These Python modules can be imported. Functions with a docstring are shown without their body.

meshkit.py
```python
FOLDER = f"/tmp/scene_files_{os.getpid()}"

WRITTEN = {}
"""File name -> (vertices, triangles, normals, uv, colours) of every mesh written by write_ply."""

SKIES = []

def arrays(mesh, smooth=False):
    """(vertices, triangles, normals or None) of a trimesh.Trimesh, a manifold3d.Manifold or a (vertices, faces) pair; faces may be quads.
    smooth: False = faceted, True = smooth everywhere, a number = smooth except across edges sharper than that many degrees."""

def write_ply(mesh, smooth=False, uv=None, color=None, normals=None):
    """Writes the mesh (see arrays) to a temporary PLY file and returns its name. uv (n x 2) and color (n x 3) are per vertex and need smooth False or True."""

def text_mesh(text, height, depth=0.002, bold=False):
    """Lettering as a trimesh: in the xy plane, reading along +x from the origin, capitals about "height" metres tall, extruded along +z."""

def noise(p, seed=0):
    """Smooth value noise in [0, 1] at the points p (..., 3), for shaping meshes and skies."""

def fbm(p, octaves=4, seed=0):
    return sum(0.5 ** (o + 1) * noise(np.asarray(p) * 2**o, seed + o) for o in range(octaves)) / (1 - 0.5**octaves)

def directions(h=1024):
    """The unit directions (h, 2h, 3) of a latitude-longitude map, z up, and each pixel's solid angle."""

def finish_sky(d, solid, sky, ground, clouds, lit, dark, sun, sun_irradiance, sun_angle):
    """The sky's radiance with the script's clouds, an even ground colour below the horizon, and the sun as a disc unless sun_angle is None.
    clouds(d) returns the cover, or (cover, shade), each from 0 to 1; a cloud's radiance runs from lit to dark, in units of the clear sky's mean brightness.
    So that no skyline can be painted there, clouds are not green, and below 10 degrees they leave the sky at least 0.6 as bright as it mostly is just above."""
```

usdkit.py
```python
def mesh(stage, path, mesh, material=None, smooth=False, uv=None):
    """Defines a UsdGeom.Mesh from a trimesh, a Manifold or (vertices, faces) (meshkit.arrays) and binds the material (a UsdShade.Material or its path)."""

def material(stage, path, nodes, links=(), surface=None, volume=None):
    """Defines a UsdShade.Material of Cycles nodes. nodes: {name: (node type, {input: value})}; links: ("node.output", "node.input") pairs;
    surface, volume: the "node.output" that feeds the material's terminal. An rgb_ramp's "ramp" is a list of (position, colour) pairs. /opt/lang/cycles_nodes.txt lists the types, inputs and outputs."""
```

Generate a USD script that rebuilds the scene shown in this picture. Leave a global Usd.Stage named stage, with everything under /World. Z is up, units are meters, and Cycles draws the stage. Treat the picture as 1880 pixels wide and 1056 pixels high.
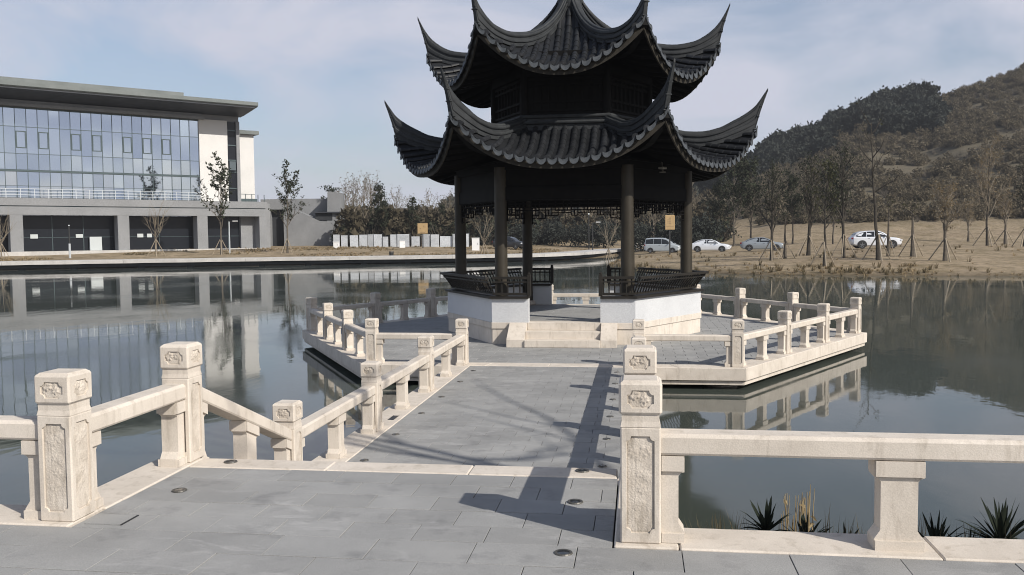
import math, random
import numpy as np, trimesh, shapely, manifold3d as m3
from shapely.geometry import Polygon, Point, box as sbox
import usdkit, meshkit
from pxr import Usd, UsdGeom, UsdLux, UsdShade, Sdf, Gf, Vt

stage = Usd.Stage.CreateInMemory()
UsdGeom.SetStageUpAxis(stage, 'Z'); UsdGeom.SetStageMetersPerUnit(stage, 1.0)
UsdGeom.Xform.Define(stage, '/World'); UsdGeom.Scope.Define(stage, '/World/Looks')
A = np.array
rng = np.random.default_rng(7)

# ------------------------------------------------------------------ camera
F_PX, YAW, PITCH, ROLL = 1652.5, 0.1391, 0.0565, -0.0097
EYE = A([0, 0, 1.577])
fw = A([-math.sin(YAW) * math.cos(PITCH), math.cos(YAW) * math.cos(PITCH), -math.sin(PITCH)])
r0 = A([math.cos(YAW), math.sin(YAW), 0]); u0 = np.cross(r0, fw)
RT = r0 * math.cos(ROLL) + u0 * math.sin(ROLL); UP = -r0 * math.sin(ROLL) + u0 * math.cos(ROLL)
cam = UsdGeom.Camera.Define(stage, '/World/camera')
cam.CreateHorizontalApertureAttr(36.0); cam.CreateVerticalApertureAttr(36.0 * 575 / 1024)
cam.CreateFocalLengthAttr(36.0 * F_PX / 1880); cam.CreateClippingRangeAttr(Gf.Vec2f(0.05, 5000))
cam.CreateExposureAttr(EXPOSURE := 0.12)
cam.AddTransformOp().Set(Gf.Matrix4d(*RT, 0, *UP, 0, *(-fw), 0, *EYE, 1))

# ------------------------------------------------------------------ sky and sun
SUN = A([0.97, -0.62, 0.83]); SUN = SUN / np.linalg.norm(SUN)
ELEV, ROT = math.asin(SUN[2]), math.atan2(SUN[0], SUN[1])
dome = UsdLux.DomeLight.Define(stage, '/World/sky')
sky = usdkit.material(stage, '/World/Looks/sky_air', {
    's': ('sky_texture', {'sky_type': 'single_scattering', 'sun_disc': False, 'sun_elevation': ELEV, 'sun_rotation': ROT, 'altitude': 50.0, 'air_density': 1.0, 'aerosol_density': 1.6, 'ozone_density': 2.0}),
    'tc': ('texture_coordinate', {}), 'mp': ('mapping', {'scale': (1.0, 1.0, 2.6)}),
    'n': ('noise_texture', {'scale': 3.6, 'detail': 5.0, 'roughness': 0.5, 'distortion': 0.6}),
    'rp': ('rgb_ramp', {'ramp': [(0.40, (0.30, 0.30, 0.30)), (0.50, (0.62, 0.62, 0.62)), (0.62, (1.0, 1.0, 1.0))]}),
    'm': ('mix_color', {'b': (5.2, 5.4, 6.35)}),
    'sx': ('separate_xyz', {}), 'el': ('map_range', {'from_min': 0.28, 'from_max': 0.75, 'to_min': 1.0, 'to_max': 0.15, 'clamp': True}), 'fm': ('math', {'math_type': 'multiply'}),
    'b': ('background_shader', {'strength': 0.106})},
    [('tc.generated', 'mp.vector'), ('mp.vector', 'n.vector'), ('n.fac', 'rp.fac'), ('tc.generated', 'sx.vector'), ('sx.z', 'el.value'), ('rp.color', 'fm.value1'), ('el.result', 'fm.value2'), ('fm.value', 'm.fac'), ('s.color', 'm.a'), ('m.result', 'b.color')], surface='b.background')
UsdShade.MaterialBindingAPI.Apply(dome.GetPrim()).Bind(sky)
dome.GetPrim().SetCustomDataByKey('kind', 'structure'); dome.GetPrim().SetCustomDataByKey('label', 'pale blue sky with thin high cloud'); dome.GetPrim().SetCustomDataByKey('category', 'sky')
sun = UsdLux.DistantLight.Define(stage, '/World/sun')
sun.CreateIntensityAttr(1.25); sun.CreateAngleAttr(0.53); sun.CreateColorAttr(Gf.Vec3f(1.0, 0.945, 0.865)); sun.CreateNormalizeAttr(True)
zx = SUN; xx = np.cross([0, 0, 1], zx); xx /= np.linalg.norm(xx); yx = np.cross(zx, xx)
sun.AddTransformOp().Set(Gf.Matrix4d(*xx, 0, *yx, 0, *zx, 0, 0, 0, 50, 1))

# ------------------------------------------------------------------ helpers
def ray(px, py):
    d = fw + RT * (px - 940) / F_PX - UP * (py - 528) / F_PX
    return d
def at(px, py, depth): return EYE + ray(px, py) * depth
def spot(px, depth):                       # ground position seen in direction px at that distance
    p = at(px, 430, depth); return A([p[0], p[1]])

used = {}
def path_for(name, parent=None):
    base = parent.GetPath().pathString if parent is not None else '/World'
    k = (base, name); n = used.get(k, 0); used[k] = n + 1
    return f'{base}/{name}' if n == 0 else f'{base}/{name}_{n:03d}'
def tag(o, label=None, cat=None, group=None, kind=None):
    p = o.GetPrim() if hasattr(o, 'GetPrim') else o
    for k, v in (('label', label), ('category', cat), ('group', group), ('kind', kind)):
        if v: p.SetCustomDataByKey(k, v)
    return p
def thing(name, label, cat, loc=(0, 0, 0), rz=0.0, scale=None, group=None, kind=None, rot=None):
    x = UsdGeom.Xform.Define(stage, path_for(name))
    x.AddTranslateOp().Set(Gf.Vec3d(*map(float, loc)))
    x.AddRotateZOp().Set(math.degrees(rz))
    s = scale if scale is not None else 1.0
    x.AddScaleOp().Set(Gf.Vec3f(*((s,) * 3 if np.ndim(s) == 0 else s)))
    return tag(x, label, cat, group, kind)
def dup(root, label, loc, rz=0.0, scale=None, group=None):
    c = root.GetCustomData()
    o = thing(root.GetName().rstrip('0123456789').rstrip('_'), label or c['label'], c['category'], loc, rz, scale, group or c.get('group'))
    o.GetReferences().AddInternalReference(root.GetPath()); o.SetInstanceable(True)
    return o

def tubemesh(pts, rad, sides=6, cap=True):
    p = A(pts, float); n = len(p); rad = np.broadcast_to(rad, (n,))
    t = np.gradient(p, axis=0); t /= np.linalg.norm(t, axis=1, keepdims=True) + 1e-12
    ref = A([0, 0, 1.0]) if abs(t[:, 2]).mean() < 0.8 else A([1.0, 0, 0])
    a = np.cross(t, ref); a /= np.linalg.norm(a, axis=1, keepdims=True) + 1e-12
    b = np.cross(t, a); g = np.arange(sides) * 2 * np.pi / sides
    v = p[:, None] + rad[:, None, None] * (np.cos(g)[None, :, None] * a[:, None] + np.sin(g)[None, :, None] * b[:, None])
    i, j = np.meshgrid(np.arange(n - 1), np.arange(sides), indexing='ij')
    q = np.stack([i * sides + j, i * sides + (j + 1) % sides, (i + 1) * sides + (j + 1) % sides, (i + 1) * sides + j], -1).reshape(-1, 4)
    f = np.vstack([q[:, [0, 2, 1]], q[:, [0, 3, 2]]])
    v = v.reshape(-1, 3)
    if cap:
        k = len(v); v = np.vstack([v, p[:1], p[-1:]]); e = np.arange(sides); e2 = (e + 1) % sides; l = (n - 1) * sides
        f = np.vstack([f, np.stack([np.full(sides, k), e, e2], 1), np.stack([np.full(sides, k + 1), l + e2, l + e], 1)])
    return v, f
def gridfaces(nu, nv, flip=False):
    i, j = np.meshgrid(np.arange(nu - 1), np.arange(nv - 1), indexing='ij')
    a = (i * nv + j).ravel(); b = a + 1; c = a + nv + 1; d = a + nv
    f = np.vstack([np.stack([a, d, c], 1), np.stack([a, c, b], 1)])
    return f[:, ::-1] if flip else f
_cb = {}
def cbox_mesh(sx, sy, sz, ch):
    k = (round(sx, 4), round(sy, 4), round(sz, 4), round(ch, 4))
    if k not in _cb:
        P = []
        for x in (-1, 1):
            for y in (-1, 1):
                for z in (-1, 1):
                    c = A([x * sx / 2, y * sy / 2, z * sz / 2])
                    for ax in range(3):
                        q = c.copy()
                        for o in range(3):
                            if o != ax: q[o] -= math.copysign(ch, q[o])
                        P.append(q)
        h = trimesh.convex.convex_hull(A(P)); _cb[k] = (A(h.vertices), A(h.faces))
    return _cb[k]
def rotz(v, a):
    c, s = math.cos(a), math.sin(a); v = A(v, float)
    return np.stack([v[..., 0] * c - v[..., 1] * s, v[..., 0] * s + v[..., 1] * c, v[..., 2]], -1)
class MB:
    def __init__(s): s.v, s.f, s.n = [], [], 0
    def add(s, v, f):
        v = A(v, float); f = A(f, int)
        if f.shape[1] == 4: f = np.vstack([f[:, [0, 1, 2]], f[:, [0, 2, 3]]])
        s.v.append(v); s.f.append(f + s.n); s.n += len(v); return s
    def tm(s, m, off=(0, 0, 0)):
        if hasattr(m, 'to_mesh'):
            k = m.to_mesh(); return s.add(k.vert_properties[:, :3] + A(off), k.tri_verts)
        return s.add(A(m.vertices) + A(off), m.faces)
    def box(s, c, size, rz=0.0, ch=0.0):
        if ch: v, f = cbox_mesh(*size, ch)
        else:
            v = A([[x, y, z] for x in (-.5, .5) for y in (-.5, .5) for z in (-.5, .5)]) * A(size)
            f = A([[0, 1, 3, 2], [4, 6, 7, 5], [0, 4, 5, 1], [2, 3, 7, 6], [0, 2, 6, 4], [1, 5, 7, 3]])
        return s.add(rotz(v, rz) + A(c), f)
    def span(s, lo, hi, ch=0.0):
        lo, hi = A(lo, float), A(hi, float); return s.box((lo + hi) / 2, hi - lo, 0, ch)
    def bar(s, a, b, w, h, up=(0, 0, 1)):              # box beam between two points, its axis the centre
        a, b = A(a, float), A(b, float); d = b - a; d = d / np.linalg.norm(d)
        l = np.cross(up, d); l /= np.linalg.norm(l) + 1e-12; u = np.cross(d, l)
        v = [p + l * x * w / 2 + u * z * h / 2 for p in (a, b) for x, z in ((-1, -1), (1, -1), (1, 1), (-1, 1))]
        return s.add(v, [[0, 1, 2, 3], [4, 7, 6, 5], [0, 4, 5, 1], [1, 5, 6, 2], [2, 6, 7, 3], [3, 7, 4, 0]])
    def tube(s, pts, rad, sides=6): return s.add(*tubemesh(pts, rad, sides))
    def prism(s, poly, h, frame):                       # extrude a 2D polygon; frame = (origin, x, y, z axes)
        m = trimesh.creation.extrude_polygon(poly if isinstance(poly, Polygon) else Polygon(poly), h, engine='earcut')
        o, x, y, z = map(lambda q: A(q, float), frame); v = A(m.vertices)
        f = A(m.faces)
        if np.dot(np.cross(x, y), z) < 0: f = f[:, ::-1]
        return s.add(o + v[:, :1] * x + v[:, 1:2] * y + v[:, 2:] * z, f)
    def move(s, off=(0, 0, 0), rz=0.0):
        s.v = [rotz(v, rz) + A(off) for v in s.v]; return s
    def arrays(s): return np.vstack(s.v), np.vstack(s.f)
    def build(s, name, mat, parent=None, smooth=False, label=None, cat=None, group=None, kind=None):
        m = usdkit.mesh(stage, path_for(name, parent), s.arrays(), mat, smooth=smooth)
        return tag(m, label, cat, group, kind)

# ------------------------------------------------------------------ materials
def mat(name, nodes, links, surface): return usdkit.material(stage, f'/World/Looks/{name}', nodes, links, surface=surface)
def rock(name, c1, c2, scale=3.0, rough=0.8, grain=90.0, bump=0.15, spec=0.3, lo=0.8, hi=1.12, dirt=1.0):
    """A mottled mineral or painted surface: large stains, fine grain and fine relief."""
    n = {'g': ('geometry', {}), 'n': ('noise_texture', {'scale': scale, 'detail': 6.0, 'roughness': 0.6}),
         'r': ('rgb_ramp', {'ramp': [(0.32, c1), (0.68, c2)]}), 'n2': ('noise_texture', {'scale': grain, 'detail': 2.0}),
         'r2': ('rgb_ramp', {'ramp': [(0.3, (lo, lo, lo)), (0.7, (hi, hi, hi))]}),
         'mx': ('mix_color', {'blend_type': 'multiply', 'fac': 1.0}), 'b': ('bump', {'strength': bump, 'distance': 0.01}),
         'p': ('principled_bsdf', {'roughness': rough, 'specular_ior_level': spec})}
    l = [('g.position', 'n.vector'), ('g.position', 'n2.vector'), ('n.fac', 'r.fac'), ('n2.fac', 'r2.fac'), ('r.color', 'mx.a'), ('r2.color', 'mx.b'), ('n2.fac', 'b.height'), ('b.normal', 'p.normal')]
    if dirt < 1:                                        # rain streaks and grime, drawn out vertically
        n.update(mp=('mapping', {'scale': (1.0, 1.0, 0.22)}), n3=('noise_texture', {'scale': 11.0, 'detail': 6.0, 'roughness': 0.7, 'distortion': 0.3}), r3=('rgb_ramp', {'ramp': [(0.34, (dirt, dirt * .985, dirt * .96)), (0.47, (1, 1, 1))]}), m3=('mix_color', {'blend_type': 'multiply', 'fac': 1.0}))
        l += [('g.position', 'mp.vector'), ('mp.vector', 'n3.vector'), ('n3.fac', 'r3.fac'), ('mx.result', 'm3.a'), ('r3.color', 'm3.b'), ('m3.result', 'p.base_color')]
    else: l += [('mx.result', 'p.base_color')]
    return mat(name, n, l, 'p.BSDF')
def plain(name, c, rough=0.5, metallic=0.0, spec=0.5, **k):
    return mat(name, {'p': ('principled_bsdf', {'base_color': c, 'roughness': rough, 'metallic': metallic, 'specular_ior_level': spec, **k})}, [], 'p.BSDF')
def leaf(name, c1, c2, tr=0.3, scale=1.5):
    return mat(name, {'g': ('geometry', {}), 'n': ('noise_texture', {'scale': scale, 'detail': 3.0}), 'r': ('rgb_ramp', {'ramp': [(0.3, c1), (0.7, c2)]}),
        'd': ('diffuse_bsdf', {}), 't': ('translucent_bsdf', {}), 'm': ('mix_closure', {'fac': tr})},
        [('g.position', 'n.vector'), ('n.fac', 'r.fac'), ('r.color', 'd.color'), ('r.color', 't.color'), ('d.BSDF', 'm.closure1'), ('t.BSDF', 'm.closure2')], 'm.closure')
STONE = rock('cream_stone', (0.50, 0.447, 0.382), (0.615, 0.556, 0.483), 2.6, 0.75, 140, 0.12, lo=0.9, hi=1.05, dirt=0.8)
STONE_CARVED = rock('carved_stone', (0.44, 0.385, 0.32), (0.60, 0.54, 0.465), 7.0, 0.8, 120, 0.3, lo=0.88, hi=1.05, dirt=0.72)
STONE_OLD = rock('weathered_stone', (0.35, 0.312, 0.265), (0.54, 0.485, 0.42), 2.8, 0.8, 110, 0.2)
def paving(name, k):
    n = {'g': ('geometry', {}), 'n': ('noise_texture', {'scale': 1.3, 'detail': 6.0, 'roughness': 0.62}), 'r': ('rgb_ramp', {'ramp': [(0.3, tuple(A((0.232, 0.232, 0.226)) * k)), (0.7, tuple(A((0.31, 0.308, 0.298)) * k))]}),
         'n2': ('noise_texture', {'scale': 150.0, 'detail': 2.0}), 'r2': ('rgb_ramp', {'ramp': [(0.3, (0.84, 0.84, 0.84)), (0.7, (1.1, 1.1, 1.1))]}), 'mx': ('mix_color', {'blend_type': 'multiply', 'fac': 1.0}),
         'mp': ('mapping', {'scale': (1.0, 2.2, 1.0), 'rotation': (0, 0, 0.35)}), 'n3': ('noise_texture', {'scale': 2.4, 'detail': 8.0, 'roughness': 0.72, 'distortion': 0.8}), 'r3': ('rgb_ramp', {'ramp': [(0.53, (0, 0, 0)), (0.70, (0.6, 0.6, 0.6))]}),
         'n4': ('noise_texture', {'scale': 0.8, 'detail': 4.0}), 'r4': ('rgb_ramp', {'ramp': [(0.46, (0, 0, 0)), (0.62, (1, 1, 1))]}), 'mm': ('mix_color', {'blend_type': 'multiply', 'fac': 1.0}), 'st': ('mix_color', {'b': (0.47, 0.46, 0.45)}),
         'n5': ('noise_texture', {'scale': 3.4, 'detail': 7.0, 'roughness': 0.7}), 'r5': ('rgb_ramp', {'ramp': [(0.32, (0.78, 0.78, 0.79)), (0.46, (1, 1, 1))]}), 'm5': ('mix_color', {'blend_type': 'multiply', 'fac': 1.0}),
         'b': ('bump', {'strength': 0.2, 'distance': 0.008}), 'p': ('principled_bsdf', {'roughness': 0.72, 'specular_ior_level': 0.3})}
    l = [('g.position', 'n.vector'), ('g.position', 'n2.vector'), ('g.position', 'mp.vector'), ('mp.vector', 'n3.vector'), ('g.position', 'n4.vector'), ('g.position', 'n5.vector'), ('n.fac', 'r.fac'), ('n2.fac', 'r2.fac'), ('r.color', 'mx.a'), ('r2.color', 'mx.b'),
         ('n5.fac', 'r5.fac'), ('mx.result', 'm5.a'), ('r5.color', 'm5.b'), ('n3.fac', 'r3.fac'), ('n4.fac', 'r4.fac'), ('r3.color', 'mm.a'), ('r4.color', 'mm.b'), ('mm.result', 'st.fac'), ('m5.result', 'st.a'), ('st.result', 'p.base_color'), ('n2.fac', 'b.height'), ('b.normal', 'p.normal')]
    return mat(name, n, l, 'p.BSDF')
PAVE = [paving(f'paving_stone_{i}', k) for i, k in enumerate((0.94, 1.0, 1.04))]
JOINT = rock('paving_bed', (0.07, 0.07, 0.068), (0.12, 0.12, 0.115), 4, 0.9, 60)
WHITEWALL = rock('white_render', (0.485, 0.492, 0.50), (0.54, 0.548, 0.555), 1.2, 0.8, 60, 0.05)
DARKWOOD = rock('dark_lacquered_wood', (0.010, 0.0085, 0.0065), (0.020, 0.017, 0.013), 4, 0.55, 60, 0.08, spec=0.3)
COLWOOD = rock('brown_lacquered_column', (0.028, 0.0235, 0.016), (0.042, 0.035, 0.025), 3, 0.5, 60, 0.05, spec=0.3)
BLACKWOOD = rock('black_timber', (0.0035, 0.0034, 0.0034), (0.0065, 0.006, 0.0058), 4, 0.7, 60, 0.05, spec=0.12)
TILE = [rock(f'grey_roof_tile_{i}', tuple(A((0.0075, 0.0085, 0.010)) * k), tuple(A((0.018, 0.0195, 0.0225)) * k), 3.5, 0.55, 50, 0.2) for i, k in enumerate((0.85, 1.0, 1.2))]
RIDGE = rock('ridge_mortar', (0.018, 0.020, 0.022), (0.036, 0.039, 0.041), 4, 0.6, 50, 0.2)
DRIP = rock('drip_tile', (0.034, 0.039, 0.044), (0.068, 0.075, 0.082), 6, 0.55, 50, 0.2)

# ------------------------------------------------------------------ setting: terrain and water
WZ, DZ = -1.16, -0.774                                 # water level, level of the bridge deck
FAR = [(-500, 80), (-200, 84), (0, 87.5), (450, 94), (830, 97), (1040, 102), (1100, 112), (1137, 125), (1180, 150), (1172, 168), (1192, 160), (1150, 125), (1128, 100), (1108, 84), (1200, 69.6), (1300, 62.9), (1400, 59.6), (1600, 57.2), (1880, 54.7), (2300, 52)]
SHORE = [tuple(spot(px, d)) for px, d in FAR]
LAKE = Polygon([(-160, 5.6), (-160, 60)] + SHORE + [(64, 24), (60, 6.4), (8, 6.3), (3, 6.35), (1.2, 6.2), (.3, 5.7)]).buffer(0)
RID_P = [-600, 0, 500, 700, 830, 1000, 1200, 1300, 1385, 1420, 1490, 1540, 1590, 1640, 1700, 1760, 1820, 1880, 2400, 3200]
RID_Z = [5, 6, 7, 8, 7, 8, 11, 17, 22, 27.5, 31, 36, 39.5, 39.5, 40.5, 44.5, 48.5, 53, 74, 90]
def screen(x, y):                                       # bearing and distance from the viewpoint
    q = np.stack([x, y], -1); d = q @ fw[:2] / np.linalg.norm(fw[:2]); l = q @ r0[:2]
    return 940 + F_PX * l / np.maximum(d, 1.0), d
def ground_z(x, y):
    x, y = np.asarray(x, float), np.asarray(y, float)
    pts = shapely.points(x, y); dist = shapely.distance(pts, LAKE.exterior); inside = shapely.contains(LAKE, pts)
    land = np.interp(dist, [0, 1.5, 4, 8, 14, 25, 45, 90, 300], [-1.24, -0.95, -0.75, -0.55, -0.3, 0.1, 0.2, 0.7, 2.5])
    z = np.where(inside, WZ - 0.08 - np.minimum(dist * 0.3, 1.6), land)
    px, d = screen(x, y)
    rid = np.interp(px, RID_P, RID_Z)
    s = np.clip((d - 108) / 185, 0, 1) ** 1.45
    back = np.clip((d - 293) / 400, 0, 1)
    hill = rid * s * (1 - 0.35 * back) * (d > 100)
    q = np.stack([x, y, 0 * x], -1)
    nz = meshkit.fbm(q / 22.0, 3, 3) - 0.5
    hill = hill + nz * np.clip(hill, 0, 12) * 0.55
    # terraces on the lower right slope
    terr = (hill > 1.5) & (hill < 15) & (px > 1650)
    hill = np.where(terr, hill + 0.35 * np.sin(hill * 2.2), hill)
    small = (meshkit.fbm(q / 2.3, 3, 9) - 0.5) * 0.07 * np.clip(dist / 3, 0, 1) * (~inside) * (y > 20)
    zz = z + np.where(inside, 0, hill) + small
    near = (y < 9) & (~inside)
    zn = np.interp(y, [0, 4.86, 4.95, 5.4, 6.0, 9], [-1.0, -1.0, -0.42, -0.62, -1.22, -1.3])
    return np.where(near & (np.abs(x) < 62), zn, zz)
def ticks(*seg):
    out = []
    for a, b, st in seg: out += list(np.arange(a, b, st))
    return A(out + [seg[-1][1]])
gx = ticks((-900, -300, 60), (-300, -100, 10), (-100, -10, 2.4), (-10, 14, 0.6), (14, 80, 1.6), (80, 200, 5), (200, 800, 40))
gy = ticks((-300, -20, 40), (-20, 4, 4), (4, 8, 0.25), (8, 50, 4), (50, 110, 1.3), (110, 180, 3), (180, 340, 7), (340, 1500, 80))
GX, GY = np.meshgrid(gx, gy, indexing='ij')
GV = np.stack([GX, GY, ground_z(GX, GY)], -1).reshape(-1, 3)
GROUND = mat('bank_ground', {
    'g': ('geometry', {}), 'n': ('noise_texture', {'scale': 0.09, 'detail': 7.0, 'roughness': 0.62}), 'n2': ('noise_texture', {'scale': 2.2, 'detail': 6.0, 'roughness': 0.7}),
    'n3': ('noise_texture', {'scale': 0.5, 'detail': 5.0, 'roughness': 0.65}),
    'r': ('rgb_ramp', {'ramp': [(0.35, (0.255, 0.20, 0.138)), (0.5, (0.31, 0.248, 0.172)), (0.68, (0.222, 0.178, 0.118))]}),
    'rw': ('rgb_ramp', {'ramp': [(0.36, (0.55, 0.55, 0.5)), (0.5, (0.95, 0.95, 0.95)), (0.7, (1.15, 1.12, 1.08))]}),
    'rs': ('rgb_ramp', {'ramp': [(0.32, (0.6, 0.6, 0.52)), (0.56, (1, 1, 1))]}),
    'sx': ('separate_xyz', {}), 'mr': ('map_range', {'from_min': 2.0, 'from_max': 6.0, 'clamp': True}),
    'scrub': ('rgb_ramp', {'ramp': [(0.3, (0.080, 0.070, 0.050)), (0.55, (0.112, 0.096, 0.067)), (0.75, (0.142, 0.120, 0.083))]}),
    'nm': ('math', {'math_type': 'multiply_add', 'value2': 5.0, 'value3': -2.5}), 'ad': ('math', {'math_type': 'add'}),
    'mud': ('map_range', {'from_min': -1.25, 'from_max': -0.85, 'clamp': True}), 'mm': ('mix_color', {'a': (0.075, 0.06, 0.04)}),
    'm1': ('mix_color', {'blend_type': 'multiply', 'fac': 1.0}), 'm2': ('mix_color', {'blend_type': 'multiply', 'fac': 1.0}), 'm3': ('mix_color', {}),
    'b': ('bump', {'strength': 0.6, 'distance': 0.12}), 'p': ('principled_bsdf', {'roughness': 0.95, 'specular_ior_level': 0.1})},
    [('g.position', 'n.vector'), ('g.position', 'n2.vector'), ('g.position', 'n3.vector'), ('n.fac', 'r.fac'), ('n2.fac', 'rw.fac'), ('n3.fac', 'rs.fac'),
     ('r.color', 'm1.a'), ('rw.color', 'm1.b'), ('m1.result', 'm2.a'), ('rs.color', 'm2.b'), ('g.position', 'sx.vector'), ('n3.fac', 'nm.value1'), ('sx.z', 'ad.value1'), ('nm.value', 'ad.value2'),
     ('ad.value', 'mr.value'), ('n3.fac', 'scrub.fac'), ('mr.result', 'm3.fac'), ('m2.result', 'm3.a'), ('scrub.color', 'm3.b'), ('sx.z', 'mud.value'), ('mud.result', 'mm.fac'), ('m3.result', 'mm.b'),
     ('mm.result', 'p.base_color'), ('n2.fac', 'b.height'), ('b.normal', 'p.normal')], 'p.BSDF')
g = MB().add(GV, gridfaces(len(gx), len(gy)))
g.build('ground', GROUND, smooth=True, label='dry tan grass banks rising to a brown wooded hill', cat='ground', kind='structure')
WATER = mat('lake_water', {
    'g': ('geometry', {}), 'mp': ('mapping', {'scale': (1.0, 0.6, 1.0)}), 'n': ('noise_texture', {'scale': 1.1, 'detail': 3.0, 'roughness': 0.55, 'distortion': 0.4}),
    'n2': ('noise_texture', {'scale': 0.16, 'detail': 3.0}), 'r': ('map_range', {'from_min': 0.45, 'from_max': 0.65, 'to_min': 0.025, 'to_max': 0.10, 'clamp': True}),
    'b': ('bump', {'strength': 0.4, 'distance': 0.008}),
    'p': ('principled_bsdf', {'base_color': (0.044, 0.052, 0.044), 'ior': 1.333, 'specular_ior_level': 0.5})},
    [('g.position', 'mp.vector'), ('mp.vector', 'n.vector'), ('g.position', 'n2.vector'), ('n2.fac', 'r.value'), ('r.result', 'p.roughness'), ('n.fac', 'b.height'), ('b.normal', 'p.normal')], 'p.BSDF')
MB().add([(-400, 5.2, WZ), (120, 5.2, WZ), (120, 200, WZ), (-400, 200, WZ)], [[0, 1, 2, 3]]).build('lake_water', WATER, label='calm grey green lake mirroring the banks', cat='water', kind='structure')

# ------------------------------------------------------------------ paving
def slab(mb, x0, y0, x1, y1, z, th=0.05, ch=0.0012):
    g_ = 0.0022; x0 += g_; y0 += g_; x1 -= g_; y1 -= g_
    o = [(x0, y0), (x1, y0), (x1, y1), (x0, y1)]; i = [(x0 + ch, y0 + ch), (x1 - ch, y0 + ch), (x1 - ch, y1 - ch), (x0 + ch, y1 - ch)]
    v = [(*p, z - th) for p in o] + [(*p, z - ch) for p in o] + [(*p, z) for p in i]
    f = [[8, 9, 10, 11]] + [[k, (k + 1) % 4, 4 + (k + 1) % 4, 4 + k] for k in range(4)] + [[4 + k, 4 + (k + 1) % 4, 8 + (k + 1) % 4, 8 + k] for k in range(4)]
    return mb.add(v, f)
def slab_poly(mb, poly, z, th=0.05, ch=0.004):
    for gpoly in getattr(poly, 'geoms', [poly]):
        if gpoly.geom_type != 'Polygon' or gpoly.area < 0.002: continue
        c = A(gpoly.exterior.coords)[:-1]
        if Polygon(c).exterior.is_ccw is False: c = c[::-1]
        inn = gpoly.buffer(-ch, join_style=2)
        if inn.geom_type != 'Polygon' or len(inn.exterior.coords) != len(c) + 1: ic = c
        else:
            ic = A(inn.exterior.coords)[:-1]
            if not inn.exterior.is_ccw: ic = ic[::-1]
            k0 = np.argmin(((ic - c[0]) ** 2).sum(1)); ic = np.roll(ic, -k0, axis=0)
        n = len(c); v = [(*p, z - th) for p in c] + [(*p, z - ch) for p in c] + [(*p, z) for p in ic]
        f = [[2 * n, 2 * n + k, 2 * n + k + 1] for k in range(1, n - 1)]
        for k in range(n):
            q = (k + 1) % n
            f += [[k, q, n + q], [k, n + q, n + k], [n + k, n + q, 2 * n + q], [n + k, 2 * n + q, 2 * n + k]]
        mb.add(v, f)
    return mb
def pave_rows(x0, x1, y0, y1, w, h, seed):
    r = random.Random(seed); out = []; n = max(1, round((y1 - y0) / h)); hh = (y1 - y0) / n
    for j in range(n):
        x = x0 - (w * (0.5 if j % 2 else 0.0)) - r.random() * 0.03
        while x < x1 - 0.02:
            a, b = max(x, x0), min(x + w, x1)
            if b - a > 0.03: out.append((a, y0 + j * hh, b, y0 + (j + 1) * hh))
            x += w
    return out
prom = MB().span((-14, -8, -0.35), (14, 4.5, -0.046)).span((-3.115, 4.5, -0.35), (-0.112, 5.81, -0.046)).build('promenade_paving', JOINT, label='grey stone paving of the shore walk and landing', cat='paving', kind='structure')
pr = random.Random(5)
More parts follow.
